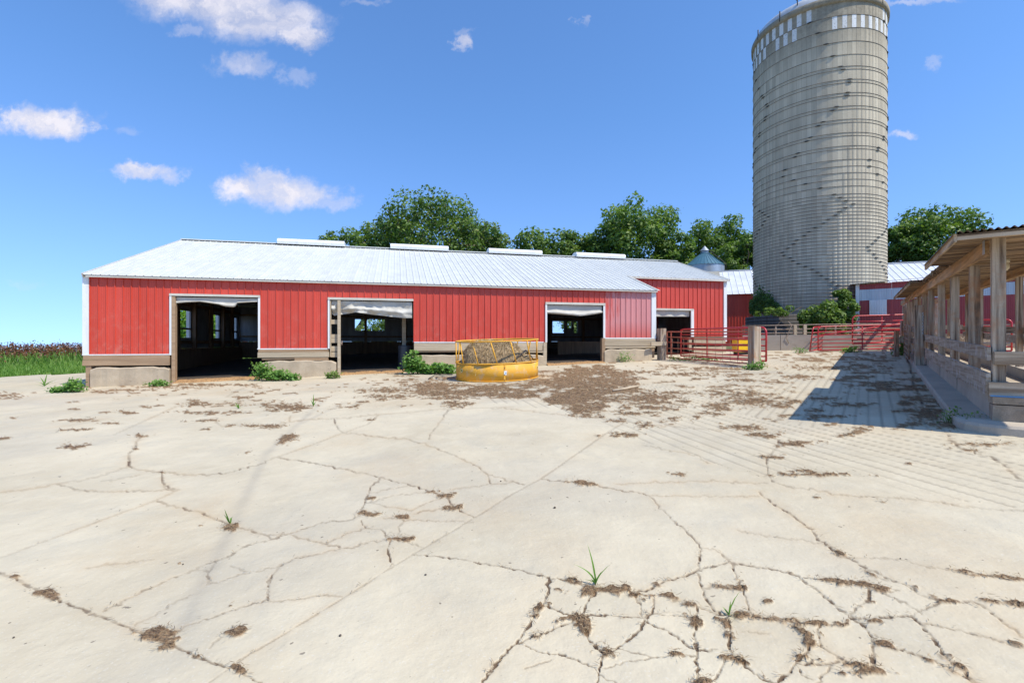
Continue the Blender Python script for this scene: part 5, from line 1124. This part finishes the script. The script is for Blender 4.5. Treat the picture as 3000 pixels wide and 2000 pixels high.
# ================================================================== gates and posts
def rpath(F, w, h0, h1, r_, n=5):
    """outline of a gate in (s,h): bottom left, up, rounded corners, down"""
    pts = [(0, h0), (0, h1-r_)]
    for i in range(1, n+1): a = math.pi-math.pi/2*i/n; pts.append((r_+r_*math.cos(a), h1-r_+r_*math.sin(a)))
    for i in range(0, n+1): a = math.pi/2-math.pi/2*i/n; pts.append((w-r_+r_*math.cos(a), h1-r_+r_*math.sin(a)))
    pts += [(w, h0)]; return [F(s_, h) for s_, h in pts]
def gate(name, label, P, Q, h0, h1, nb, uprights, mat, tr=.022, rc=.12, mesh=False, tilt=0.0, matb=None, dzp=0.0, dzq=0.0, group=None):
    P3 = Vector((P[0], P[1], gz(*P)+dzp)); Q3 = Vector((Q[0], Q[1], gz(*Q)+dzq)); D = Q3-P3; w = D.length; d = D.normalized(); nr = Vector((-d.y, d.x, 0))
    root = thing(name, label, 'gate', tuple(P3), math.atan2(d.y, d.x), group)
    F = lambda s_, h: P3+d*s_+Vector((0, 0, h))+nr*(tilt*h)
    b = MB(); b.tube(rpath(F, w, h0, h1, rc), tr, 8); b.tube([F(0, h0), F(w, h0)], tr, 8); b.build('frame', M[mat], root)
    for k in range(nb):
        h = h0+(h1-h0)*(k+1)/(nb+1)*(.96 if not mesh else 1)-(.03 if k < nb/2 else 0); b = MB(); b.tube([F(tr, h), F(w*.5, h-.012), F(w-tr, h)], tr*.8, 7); b.build('rail', M[matb or mat], root)
    for s_ in uprights:
        b = MB(); b.beam(F(w*s_, h0)-nr*.0, F(w*s_, h1), .05, .018, up=nr); b.build('upright', M[mat], root)
    if mesh:
        b = MB()
        for k in range(1, int(w/.32)): b.tube([F(.32*k, h0), F(.32*k+random.uniform(-.02, .02), h0+(h1-h0)*.75)], .006, 4)
        b.build('wire_mesh', M['rust'], root)['kind'] = 'stuff'
    return root
P1, P2 = (5.98, 19.1), (7.66, 15.1)
def post(P, hw, h, name, label, mat='grey_wood_v', rz=.3):
    c, s = math.cos(rz), math.sin(rz); z0 = gz(*P)
    b = MB(); Fp = lambda x, y, z: Vector((P[0]+c*x-s*y, P[1]+s*x+c*y, z0+z))
    b.box(Fp, (-hw, -hw, -.2), (hw, hw, h), .012); o = b.build(name, M[mat], None, label=label, cat='post'); return o
post(P1, .13, 1.25, 'timber_post', 'thick grey timber post beside the right corner of the red barn')
post(P2, .125, 1.28, 'timber_post', 'thick grey cracked timber post at the near end of the red gate')
b = MB(); b.beam((5.45, 18.75, gz(5.5, 18.7)+.66), (6.15, 18.98, gz(6.1, 19)+.66), .06, .15); b.build('nailed_block', M['wood_pale'], None, label='short pale board nailed between the barn corner and the grey post', cat='board')
gate('wire_gate', 'rusty tube gate with wire mesh hung between the two grey timber posts', (6.15, 18.95), (7.55, 15.25), .10, 1.12, 4, (.06,), 'gate_rust', .023, .05, True, matb='gate_rust')
gate('tube_gate', 'red tubular gate with rounded corners leaning behind the rusty wire gate', (6.75, 19.1), (7.98, 15.0), .14, 1.20, 5, (.0, .36, .72), 'gate_red', .030, .18, matb='gate_red', dzq=.05)
GA = G(2372, 1031); GB = G(2411, 1024)
gate('walk_gate', 'small narrow red walk gate tilting beside the long red gates', GA, GB, .05, 1.10, 4, (), 'gate_red', .026, .16, tilt=-.12)
gate('tube_gate', 'long red tubular gate at the back of the yard, lower of the two overlapping', (13.45, 21.0), (17.3, 20.95), .08, 1.12, 5, (.50,), 'gate_red', .026, .16)
gate('tube_gate', 'tall red tubular gate closest to the dark red shed wall', (15.35, 21.55), (17.75, 21.2), .30, 1.55, 5, (.5,), 'gate_red', .028, .18)
for i in range(2): b = MB(); b.tube([(13.5+i*.2, 21.1+i*.1, gz(13.5, 21)+.72+i*.06), (15.5, 21.4, gz(15, 21)+.95), (17.6, 21.15, gz(17, 21)+1.18+i*.1)], .02, 6); b.build('brace_bar', M['gate_red'], None, label=['upper slanting red brace bar behind the back gates', 'lower slanting red brace bar behind the back gates'][1-i], cat='bar')
post((17.9, 21.0), .06, 1.6, 'steel_post', 'thin red steel post where the back gates meet the feed bunk', 'gate_red')
p, q = FU(9.9, .30, 0), FU(13.6, .24, 0)
gate('leaning_gate', 'rusty mesh gate leaning along the far part of the feed bunk', (p.x, p.y), (q.x, q.y), .14, 1.15, 6, (.33, .66), 'rust', .022, .05, True, tilt=.0, dzp=.05)
gate('pen_gate', 'bright red gate seen between the posts behind the feed bunk', (17.6, 18.6), (18.3, 17.5), .1, 1.25, 5, (), 'gate_red', .03, .15)
# boards of the pen behind the bunk
pf = thing('pen_fence', 'plain board fence standing against the dark red wall behind the feed bunk', 'fence', (17.0, 19.8, gz(17, 19.8)))
for z in (.25, .62, .98):
    for (a, c) in (((16.6, 20.2), (17.9, 19.1)), ((17.9, 19.1), (19.2, 18.0))): b = MB(); b.beam((a[0], a[1], gz(*a)+z), (c[0], c[1], gz(*c)+z), .04, .17); b.build('board', M['wood_pale'], pf)
for a in ((16.6, 20.2), (17.9, 19.1), (19.2, 18.0)): b = MB(); b.box(lambda x, y, z: Vector((a[0]+x, a[1]+.06+y, gz(*a)+z)), (-.06, 0, -.1), (.06, .1, 1.3)); b.build('post', M['grey_wood_v'], pf)
rf = thing('rail_fence', 'grey plank fence across the pen behind the feed bunk', 'fence', (14, 12, gz(14, 12)))
for (a, c) in (((10.0, 13.3), (13.2, 11.8)), ((13.2, 11.8), (16.5, 10.3)), ((16.5, 10.3), (20, 8.8))):
    b = MB(); b.beam((a[0]+4, a[1]+4, gz(a[0]+4, a[1]+4)+.62), (c[0]+4, c[1]+4, gz(c[0]+4, c[1]+4)+.62), .04, .22); b.build('board', M['grey_wood_h'], rf)
    b = MB(); b.box(lambda x, y, z: Vector((a[0]+4+x, a[1]+4.05+y, gz(a[0]+4, a[1]+4)+z)), (-.06, 0, -.1), (.06, .1, .95)); b.build('post', M['grey_wood_v'], rf)
# yellow bin with red lid
yb = thing('yellow_bin', 'yellow plastic bin with a red lid against the wall behind the red gate', 'bin', (10.1, 20.95, gz(10.1, 20.95)))
bx = lambda a, b_, m_, nm: MB().box(lambda x, y, z: Vector((10.1+x, 20.95+y, gz(10.1, 20.95)+z)), a, b_).build(nm, M[m_], yb)
bx((-.34, -.22, .10), (.42, .25, .36), 'bin_yellow', 'body'); bx((-.34, -.22, .38), (.42, .25, .66), 'bin_yellow', 'upper_body'); bx((-.10, -.24, .665), (.38, .27, .78), 'bin_red', 'lid'); bx((-.30, -.18, -.05), (.38, .2, .098), 'dark_metal', 'base')
# chain on the bunk gate post
b = MB()
for k in range(7): b.tube([FU(8.55, .07, .55-.09*k), FU(8.53, .09, .52-.09*k), FU(8.55, .07, .48-.09*k)], .010, 5)
b.build('chain', M['galv'], None, label='short steel chain hanging from the tall bunk gate post', cat='chain')

# ================================================================== plants
def leaves(name, C, size, tone, mat, nrm=None, parent=None, aspect=.62, **kw):
    """leaf = 4-point kite folded slightly; C centres, size per leaf"""
    n = len(C); rn = np.random.RandomState(n+len(name)); 
    nr = rn.normal(0, 1, (n, 3)) if nrm is None else nrm+rn.normal(0, .55, (n, 3)); nr /= np.linalg.norm(nr, axis=1, keepdims=True)+1e-9
    t = rn.normal(0, 1, (n, 3)); t -= nr*(t*nr).sum(1, keepdims=True); t /= np.linalg.norm(t, axis=1, keepdims=True)+1e-9; s_ = np.cross(nr, t)
    S = size[:, None]
    V = np.stack([C-t*S*.5, C+s_*S*aspect*.5+nr*S*.10, C+t*S*.5, C-s_*S*aspect*.5+nr*S*.10], 1).reshape(-1, 3)
    F = np.arange(4*n).reshape(n, 4)
    F3 = np.concatenate([F[:, [0, 1, 2]], F[:, [0, 2, 3]]], 0)
    me = npmesh(name, V, F3, mat, {'tone': np.repeat(tone, 4)})
    Mw = WM[parent.name] if parent is not None else Matrix.Identity(4)
    if parent is not None: me.transform(Mw.inverted())
    return tag(inst(name, me, parent, Mw), **kw)
def limb(b, p, q, r0, r1, rn, n=5, wob=.06):
    p, q = np.array(p), np.array(q); L = np.linalg.norm(q-p); pts = []
    for i in range(n+1):
        t = i/n; pts.append(tuple(p+(q-p)*t+(rn.normal(0, wob*L, 3)*math.sin(math.pi*t))))
    b.tube(pts, [r0+(r1-r0)*i/n for i in range(n+1)], 7)
def tree(px, top, wpx, Y, seed, mat, label, nleaf=6500, name='broadleaf_tree', ls=.36, lobes=30, low=-.55, group='trees behind the farm buildings', dry=0.0, squash=1.0):
    rn = np.random.RandomState(seed); x0 = (px-1500)/FP*Y; zt = (1000-top)/FP*Y; zb_ = gz(x0*.5, 28)-1.0; rx = wpx/FP*Y; H = zt-zb_
    root = thing(name, label, 'tree', (x0, Y, zb_), 0, group)
    hz_ = min(H*.46, 1.3*rx)*squash; cz = zt-hz_*.97; rx *= 1.10; nleaf = int(nleaf*1.35); 
    b = MB(); limb(b, (x0, Y, zb_), (x0+rn.normal(0, .3), Y, zb_+H*.5), .028*H, .017*H, rn); b.build('trunk', M['bark'], root)
    cs = []; rs_ = []
    for i in range(lobes):
        th = i*2.39996+rn.normal(0, .25); ph = -.8+1.78*((i+.5)/lobes)+rn.normal(0, .05); ph = min(ph, .97); rr = rn.uniform(.62, .98)
        cx, cy, cz_ = rr*math.cos(th)*math.sqrt(max(0, 1-ph*ph*.8)), rr*math.sin(th)*math.sqrt(max(0, 1-ph*ph*.8)), ph*.86
        cs.append((x0+cx*rx*.92, Y+cy*rx*.9, cz+cz_*hz_*(.97+.12*rn.uniform(-1, 1)))); rs_.append(rn.uniform(.22, .38)*min(rx, hz_*1.3))
    cs += [(x0, Y, cz+hz_*.3), (x0-rx*.4, Y, cz-hz_*.35), (x0+rx*.4, Y, cz-hz_*.35)]; rs_ += [min(rx, hz_)*.5]*3; cs = np.array(cs); rs_ = np.array(rs_)
    nl = min(9, lobes)
    for i in range(nl): b = MB(); limb(b, (x0, Y, zb_+H*rn.uniform(.28, .5)), tuple(cs[i]), .012*H, .003*H, rn, 5, .05); b.build('limb', M['bark'], root)
    w = rs_**2; p = w/w.sum(); k = rn.choice(len(cs), nleaf, p=p); v = rn.normal(0, 1, (nleaf, 3)); v /= np.linalg.norm(v, axis=1, keepdims=True)
    r_ = rn.uniform(.35, 1.0, nleaf)**.45*(1+.22*(vnoise(v[:, 0]*3+k*5.1, v[:, 2]*3+v[:, 1]*2, seed)-.5)*2)
    C = cs[k]+v*(r_*rs_[k])[:, None]*np.array([1.05, 1.05, .82]); C[:, 2] -= 0
    C += rn.normal(0, .10, C.shape)
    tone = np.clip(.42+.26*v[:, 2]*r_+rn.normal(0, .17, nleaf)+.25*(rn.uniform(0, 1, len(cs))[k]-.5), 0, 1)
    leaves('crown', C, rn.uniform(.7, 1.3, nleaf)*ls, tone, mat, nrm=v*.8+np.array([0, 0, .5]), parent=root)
    if dry > 0:
        kk = rn.uniform(0, 1, nleaf) < dry; leaves('dry_leaves', C[kk]+rn.normal(0, .15, (kk.sum(), 3)), np.full(kk.sum(), ls*.8), rn.uniform(0, 1, kk.sum()), M['f_dry'], parent=root)
TR = [(1262, 566, 148, 60, 1, 'f_tree', 'biggest spreading dark green tree rising behind the barn roof', 11000, .42, 46, .12),
      (1060, 655, 78, 58, 2, 'f_tree', 'smaller tree left of the big spreading tree behind the barn roof', 3800, .38, 20, .05),
      (978, 676, 44, 58, 3, 'f_tree', 'smallest round treetop peeking over the first roof vent', 1400, .36, 10, 0),
      (1418, 652, 88, 56, 4, 'f_tree', 'rounded tree on the right shoulder of the big spreading tree', 5200, .38, 26, .25),
      (1150, 632, 78, 63, 14, 'f_tree', 'dark tree filling the left shoulder of the big spreading tree', 3000, .40, 18, .05),
      (1600, 684, 112, 60, 5, 'f_tree2', 'low domed olive green tree over the third roof vent', 9000, .46, 30, .0),
      (1705, 684, 66, 60, 6, 'f_tree2', 'small olive treetop between the low domed tree and the tall tree', 4200, .42, 18, .0),
      (1868, 586, 118, 56, 7, 'f_tree', 'tall dark tree with a pointed top left of the grain bin', 10000, .40, 44, .0),
      (1780, 668, 60, 58, 15, 'f_tree', 'lower left flank tree beside the tall pointed tree', 3200, .38, 16, .0),
      (2096, 632, 84, 58, 8, 'f_tree2', 'loose tall tree behind the grain bin and left of the silo', 5600, .38, 28, .0),
      (1990, 690, 60, 54, 16, 'f_tree', 'dark tree filling the gap left of the grain bin', 3000, .36, 16, .0),
      (2128, 722, 62, 52, 9, 'f_tree2', 'bushy tree rising close behind the grain bin', 4600, .30, 24, .0),
      (2190, 680, 44, 52, 10, 'f_tree', 'narrow dark tree half hidden by the left edge of the silo', 1800, .34, 12, .0),
      (2738, 606, 118, 50, 11, 'f_tree2', 'large leafy tree standing to the right of the silo', 11000, .36, 44, .0),
      (2640, 655, 50, 50, 12, 'f_tree', 'darker tree tucked between the silo and the large right tree', 3600, .34, 18, .0),
      (2850, 740, 60, 52, 13, 'f_tree', 'low dark tree behind the right end of the bunk roof', 2400, .34, 16, .0)]
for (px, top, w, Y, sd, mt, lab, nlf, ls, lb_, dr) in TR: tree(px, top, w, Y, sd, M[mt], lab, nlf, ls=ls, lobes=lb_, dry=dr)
# shrubs seen through the barn windows
def shrub(x, y, rx, h, seed, mat, label, n=3000, ls=.16, z0=None, name='shrub', cat='shrub', group=None, lobes=18):
    rn = np.random.RandomState(seed); zb_ = gz(x, y) if z0 is None else z0; root = thing(name, label, cat, (x, y, zb_), 0, group)
    cs = np.stack([x+rn.uniform(-.75, .75, lobes)*rx, y+rn.uniform(-.6, .6, lobes)*rx, zb_+h*rn.uniform(.06, .85, lobes)], 1); rs_ = rn.uniform(.22, .42, lobes)*min(rx, h)
    b = MB()
    for i in range(5): limb(b, (x+rn.normal(0, .1*rx), y, zb_-.05), tuple(cs[i]), .03*h**.5, .008, rn, 4)
    b.build('stem', M['bark'], root)
    k = rn.choice(lobes, n); v = rn.normal(0, 1, (n, 3)); v /= np.linalg.norm(v, axis=1, keepdims=True); C = cs[k]+v*(rn.uniform(.3, 1, n)**.5*rs_[k])[:, None]; C[:, 2] = np.maximum(C[:, 2], zb_+.03)
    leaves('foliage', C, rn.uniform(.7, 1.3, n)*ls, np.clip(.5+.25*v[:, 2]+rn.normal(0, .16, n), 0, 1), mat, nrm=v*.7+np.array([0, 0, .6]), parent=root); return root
shrub(-20.6, 29.5, 3.0, 4.6, 21, M['f_bright'], 'bright leafy bush seen through the left barn windows, nearest one', 9000, .19, lobes=34); shrub(-20.0, 35.5, 3.2, 5.0, 22, M['f_bright'], 'bright leafy bush seen through the left barn windows, farthest one', 9000, .21, lobes=34)
shrub(-9.5, 36.5, 2.8, 3.2, 23, M['f_tree2'], 'green bush seen through the wide rear barn window', 7000, .2, lobes=30); shrub(6.5, 40, 3.6, 3.6, 24, M['f_tree2'], 'green bush seen through the small rear barn windows', 8000, .24, lobes=34)
# ---- shed behind the barn, seen through the rear windows
# ---- leafy weeds
def weed(px0, px1, py0, htop, seed, label, n=260, ls=.07, mat='f_weed', dens=1.0, wdir=None, name='weed_clump', tall=None, stems=14, depth=.22):
    rn = np.random.RandomState(seed); a = G(px0, py0); b_ = G(px1, py0 if not isinstance(py0, tuple) else py0[1]); root = thing(name, label, 'plant', (a[0], a[1], gz(*a)))
    C = []; S = []; T = []; b = MB()
    for i in range(stems):
        t = (i+rn.uniform(.1, .9))/stems; x = a[0]+(b_[0]-a[0])*t+rn.normal(0, .02); y = a[1]+(b_[1]-a[1])*t-rn.uniform(0, depth)+.0; z = gz(x, y)
        H = float(np.interp(t, [q[0] for q in htop], [q[1] for q in htop]))*rn.uniform(.75, 1.05)
        tip = (x+rn.normal(0, .12)*H, y+rn.normal(-.05, .08)*H, z+H); limb(b, (x, y, z-.02), tip, .006, .002, rn, 3, .05)
        m_ = int(2.0*n/stems*(.5+H/max(q[1] for q in htop)))
        for k in range(m_):
            f = rn.uniform(.12, 1.03); sp = .12+.42*H*(1-f*.5); C.append((x+(tip[0]-x)*f+rn.normal(0, sp*.45), y+(tip[1]-y)*f+rn.normal(-.02, sp*.35), max(z+.015, z+H*f+rn.normal(0, .02)))); S.append(1.22*ls*rn.uniform(.6, 1.35)); T.append(np.clip(.35+.4*f+rn.normal(0, .15), 0, 1))
    so_ = b.build('stem', M['stem'], root); so_['kind'] = 'stuff'; leaves('foliage', np.array(C), np.array(S), np.array(T), M[mat], nrm=np.tile(np.array([[0, -.45, .9]]), (len(C), 1)), parent=root, aspect=.7); return root
weed(176, 250, 1146, [(0, .10), (.5, .22), (1, .42)], 31, 'low spreading green weeds at the left corner post of the barn', 520, .055, stems=20, depth=.3)
weed(450, 500, 1129, [(0, .12), (.6, .2), (1, .1)], 32, 'small green weeds under the first concrete footing beside the left doorway', 160, .05)
weed(768, 872, 1113, [(0, .52), (.12, .58), (.28, .28), (.6, .34), (1, .16)], 33, 'bushy green weeds against the footing right of the left doorway', 620, .075, stems=22)
weed(966, 994, 1107, [(0, .15), (.5, .28), (1, .18)], 34, 'dark small weed at the foot of the middle doorway post', 130, .05, mat='f_tree2', stems=8)
weed(1200, 1330, 1094, [(0, .50), (.10, .72), (.22, .60), (.34, .28), (.65, .38), (1, .24)], 35, 'tall broad leaved green weeds between the middle doorway and the yellow feeder', 800, .10, stems=28)
weed(1815, 1842, 1060, [(0, .4), (.5, .25), (1, .5)], 36, 'thin upright weed in front of the pink faded wall footing', 60, .05, stems=7)
weed(1960, 2100, 1056, [(0, .2), (.3, .1), (.5, .2), (1, .12)], 37, 'scattered low weeds growing under the red gate', 200, .05, stems=18)
weed(2182, 2222, 1082, [(0, .14), (.5, .16), (1, .3)], 38, 'green weeds around the near grey gate post', 150, .05, stems=14)
weed(2625, 2668, 1040, [(0, .35), (.4, .75), (1, .5)], 39, 'dark feathery weed at the far end of the feed bunk', 420, .07, mat='f_tree2', stems=14)
weed(2752, 2812, 1236, [(0, .10), (.45, .26), (1, .08)], 40, 'straggly green weed growing over the kerb in the shade', 70, .03, mat='f_tree2', stems=10, depth=.3)
weed(2330, 2352, 1034, [(0, .3), (1, .15)], 41, 'small weed at the foot of the tan yard wall', 50, .05, stems=5)
weed(2465, 2500, 1032, [(0, .2), (1, .3)], 44, 'pale leafy vine tips hanging through the long red gate', 110, .06, mat='f_bright', stems=6)
# ---- bushes and ivy on the silo foot
shrub(16.1, 24.5, 1.15, 2.35, 51, M['f_tree2'], 'big green bush growing against the foot of the silo', 5200, .17, z0=-.1, lobes=26)
shrub(17.0, 24.7, .75, 3.1, 52, M['f_tree2'], 'taller green vines climbing beside the corner of the dark red shed', 3600, .15, z0=.1, lobes=20)
shrub(17.75, 24.75, .22, 2.9, 55, M['f_tree2'], 'thin column of vine on the white corner trim of the dark red shed', 900, .10, z0=-.1, lobes=12)
shrub(14.3, 25.5, 1.3, .5, 53, M['f_tree2'], 'low green vines creeping over the stave ring wall', 900, .10, z0=1.35, lobes=16)
def ivy():
    rn = np.random.RandomState(54); root = thing('silo_ivy', 'dark ivy patch clinging to the lower left side of the silo', 'plant', (14.4, 27.5, 1.2)); C = []
    for i in range(2600):
        px = 2196+rn.uniform(0, 1)**1.3*100; ctr = np.interp(px, [2196, 2230, 2262, 2296], [902, 885, 896, 915]); hh_ = np.interp(px, [2196, 2225, 2262, 2280, 2300], [16, 34, 24, 12, 3])
        py = ctr+rn.normal(0, .5)*hh_; u = (px-1500)/FP; A_ = 1+u*u; B_ = -2*(u*SX+SY); C_ = SX**2+SY**2-(SR+rn.uniform(.05, .35))**2; D_ = B_*B_-4*A_*C_
        Y = (-B_-math.sqrt(D_))/(2*A_) if D_ > 0 else -B_/(2*A_); C.append((u*Y, Y, (1000-py)/FP*Y))
    C = np.array(C); leaves('foliage', C, rn.uniform(.09, .2, len(C)), np.clip(rn.normal(.25, .16, len(C)), 0, 1), M['f_tree'], nrm=np.tile(np.array([[-.5, -.8, .4]]), (len(C), 1)), parent=root)
    b = MB(); b.tube([(14.6, 27.3, -.3), (15.0, 27.2, .8), (15.6, 27.4, 1.4), (16.6, 27.4, 2.0)], .02, 5); b.build('stem', M['bark'], root)
ivy()
b = MB(); b.tube([(13.2, 22.85, .95), (13.35, 22.8, .80), (13.1, 22.8, .2), (13.2, 22.8, -.1)], .014, 5); b.build('dry_vine', M['pipe_tan'], None, label='dry pale vine hanging over the pipe rail in front of the silo', cat='vine')
# ---- grass tufts in the cracks
def tuft(px, py, bl, label, seed, wd=.010):
    rn = np.random.RandomState(seed); x, y = G(px, py); z = gz(x, y); root = thing('grass_tuft', label, 'grass tuft', (x, y, z)); V = []; F = []; T = []
    for (dx, h, lean) in bl:       # each blade: sideways lean dx (m), height h, bend
        n_ = 7; o = len(V); yy = rn.normal(0, .04)
        for i in range(n_):
            t = i/(n_-1); w_ = wd*(1-t**2.2)*(.55+.9*min(1, t*3)) ; cx = x+dx*(t**1.6); cz = z+h*(t-lean*t*t*.5); cy = y+yy*t+rn.normal(0, .001)
            V += [(cx-w_*.5, cy, cz), (cx+w_*.5, cy+w_*.35, cz)]; T += [.25+.5*t]*2
        F += [(o+2*i, o+2*i+1, o+2*i+3, o+2*i+2) for i in range(n_-1)]
    me = npmesh('blades', V, F, M['grass'], {'tone': T}, smooth=True); me.transform(WM[root.name].inverted()); inst('blade', me, root, WM[root.name])
tuft(1745, 1712, [(-.05, .24, 0), (-.13, .17, .6), (-.09, .10, .5), (.09, .13, .2), (.03, .10, .1), (-.02, .13, .1), (.05, .08, .4), (-.04, .07, .3)], 'tallest grass tuft sprouting from the cracks at the bottom of the photo', 61, .0085)
tuft(2136, 1802, [(.055, .125, 0), (-.004, .09, 0), (-.05, .05, .5), (.04, .035, .3), (-.02, .03, .2)], 'small two bladed grass sprout right of the tallest tuft', 62, .0085)
tuft(674, 1535, [(.008, .15, 0), (-.012, .10, 0), (.02, .07, .2), (-.03, .05, .4)], 'thin grass sprout in the dung clump at left', 63, .008)
tuft(698, 1196, [(-.15, .10, .8), (.12, .10, .8), (-.06, .15, .3), (.05, .13, .3), (.2, .06, .7)], 'dry flat grass tuft on the litter strip before the left doorway', 64, .018)
tuft(918, 1190, [(.02, .26, 0), (-.06, .15, .2), (.07, .12, .3)], 'single thin weed sprout before the middle doorway', 65, .016)
tuft(130, 1131, [(-.35, .2, .6), (.38, .25, .3), (-.15, .35, .2), (.12, .45, 0), (.5, .2, .7), (-.45, .08, .5)], 'seeding grass tuft alone on the far left concrete', 66, .03)
tuft(1840, 1058, [(-.2, .75, 0), (-.05, .5, .1), (.1, .45, .2), (.45, .5, .3), (.3, .3, .4)], 'tall stray grass stalks before the faded pink wall', 67, .025)
tuft(2232, 1082, [(-.1, .45, 0), (.1, .35, .2), (.3, .2, .6), (-.3, .2, .5), (.5, .1, .8), (0, .3, 0), (.2, .25, .3)], 'bright grass tuft at the foot of the near gate post', 68, .03)
tuft(2700, 1030, [(-.1, .25, 0), (.1, .2, .2)], 'tiny grass tuft near the leaning rusty gate', 69, .03)
# ---- roadside grass, sorghum field at far left
rn = np.random.RandomState(77)
def strip_pts(n, x0, x1, off0, off1):
    x = rn.uniform(x0, x1, n); e = 19.4+.66*(x+21.5)+.25*np.sin(x*3); y = e+rn.uniform(off0, off1, n)**1.0; t_, w_ = barn_tw(x, y); k = ~((t_ > -.3) & (w_ > .0)); return x[k], y[k]
x, y = strip_pts(26000, -36, -14, -.15, 5.5); d = np.stack([rn.normal(0, .5, len(x)), rn.normal(0, .5, len(x)), np.ones(len(x))], 1); d /= np.linalg.norm(d, axis=1, keepdims=True)
e = 19.4+.66*(x+21.5); hgt = np.clip(.16+.10*(y-e), .15, .62)*rn.uniform(.6, 1.3, len(x))
blades('verge_grass', np.stack([x, y, g(x, y)-.03], 1), hgt, rn.uniform(.012, .03, len(x)), d, np.clip(.45+.12*rn.normal(0, 1, len(x))+.35*(fbm(x, y, 3, 3)-.5)+.04*(y-e), 0, 1), M['grass'], bend=.25, kind='stuff', label='lush green grass verge along the far left edge of the concrete', cat='grass')
x, y = strip_pts(9000, -60, -15, 4.6, 16); d = np.stack([rn.normal(0, .22, len(x)), rn.normal(0, .22, len(x)), np.ones(len(x))], 1); d /= np.linalg.norm(d, axis=1, keepdims=True)
hh_ = 1.02+rn.normal(0, .08, len(x)); z = g(x, y)-.05
blades('crop_stalks', np.stack([x, y, z], 1), hh_, rn.uniform(.02, .06, len(x)), d, np.clip(rn.normal(.5, .2, len(x)), 0, 1), M['grass'], bend=.05, kind='stuff', label='green stalks and leaves of the sorghum field', cat='crop')
C = np.repeat(np.stack([x, y, z+hh_], 1)+d*.0, 7, 0)+rn.normal(0, 1, (len(x)*7, 3))*np.array([.055, .055, .13])-np.array([0, 0, .08])
leaves('sorghum_heads', C, rn.uniform(.05, .13, len(C)), np.clip(rn.normal(.4, .25, len(C)), 0, 1), M['sorghum'], kind='stuff', label='reddish brown seed heads of the sorghum field on the left horizon', cat='crop')
# stones and dung crumbs lying on the slab
def crumbs():
    r3 = random.Random(12)
    spots = [(527, 1651, 'dark crumb on the pale slab left of centre, left one of a close pair'), (536, 1653, 'dark crumb on the pale slab left of centre, right one of a close pair'), (1247, 1684, 'lone dark crumb on the smooth slab between the long joint and the tall grass tuft'),
             (1625, 1488, 'small dark crumb on the open slab below the long diagonal joint'), (2638, 1636, 'small dark crumb on the far right slab above the shattered concrete'), (1467, 1410, 'dark crumb beside the thin crack meeting the long joint'), (997, 1862, 'dark crumb on the empty slab at the bottom left of centre'), (40, 1867, 'dark crumb nearest the bottom left corner of the photo')]
    for i, (px, py, lab) in enumerate(spots):
        x, y = G(px, py); s_ = (.0055 if py > 1500 else .010)*r3.uniform(.7, 1.3); b = MB(); V = []
        for j in range(4):
            for k in range(6):
                a = k*math.pi/3; ph = math.pi*(j+.5)/4; V.append((x+s_*math.sin(ph)*math.cos(a)*r3.uniform(.8, 1.25), y+s_*math.sin(ph)*math.sin(a)*r3.uniform(.8, 1.2), gz(x, y)+s_*.5+s_*.7*math.cos(ph)))
        b.add(V, [(j*6+k, (j+1)*6+k, (j+1)*6+(k+1) % 6, j*6+(k+1) % 6) for j in range(3) for k in range(6)]+[tuple(range(6)), tuple(range(18, 24))[::-1]], True)
        b.build('pebble', M['log'], None, label=lab, cat='pebble', group='dark crumbs on the concrete')
crumbs()
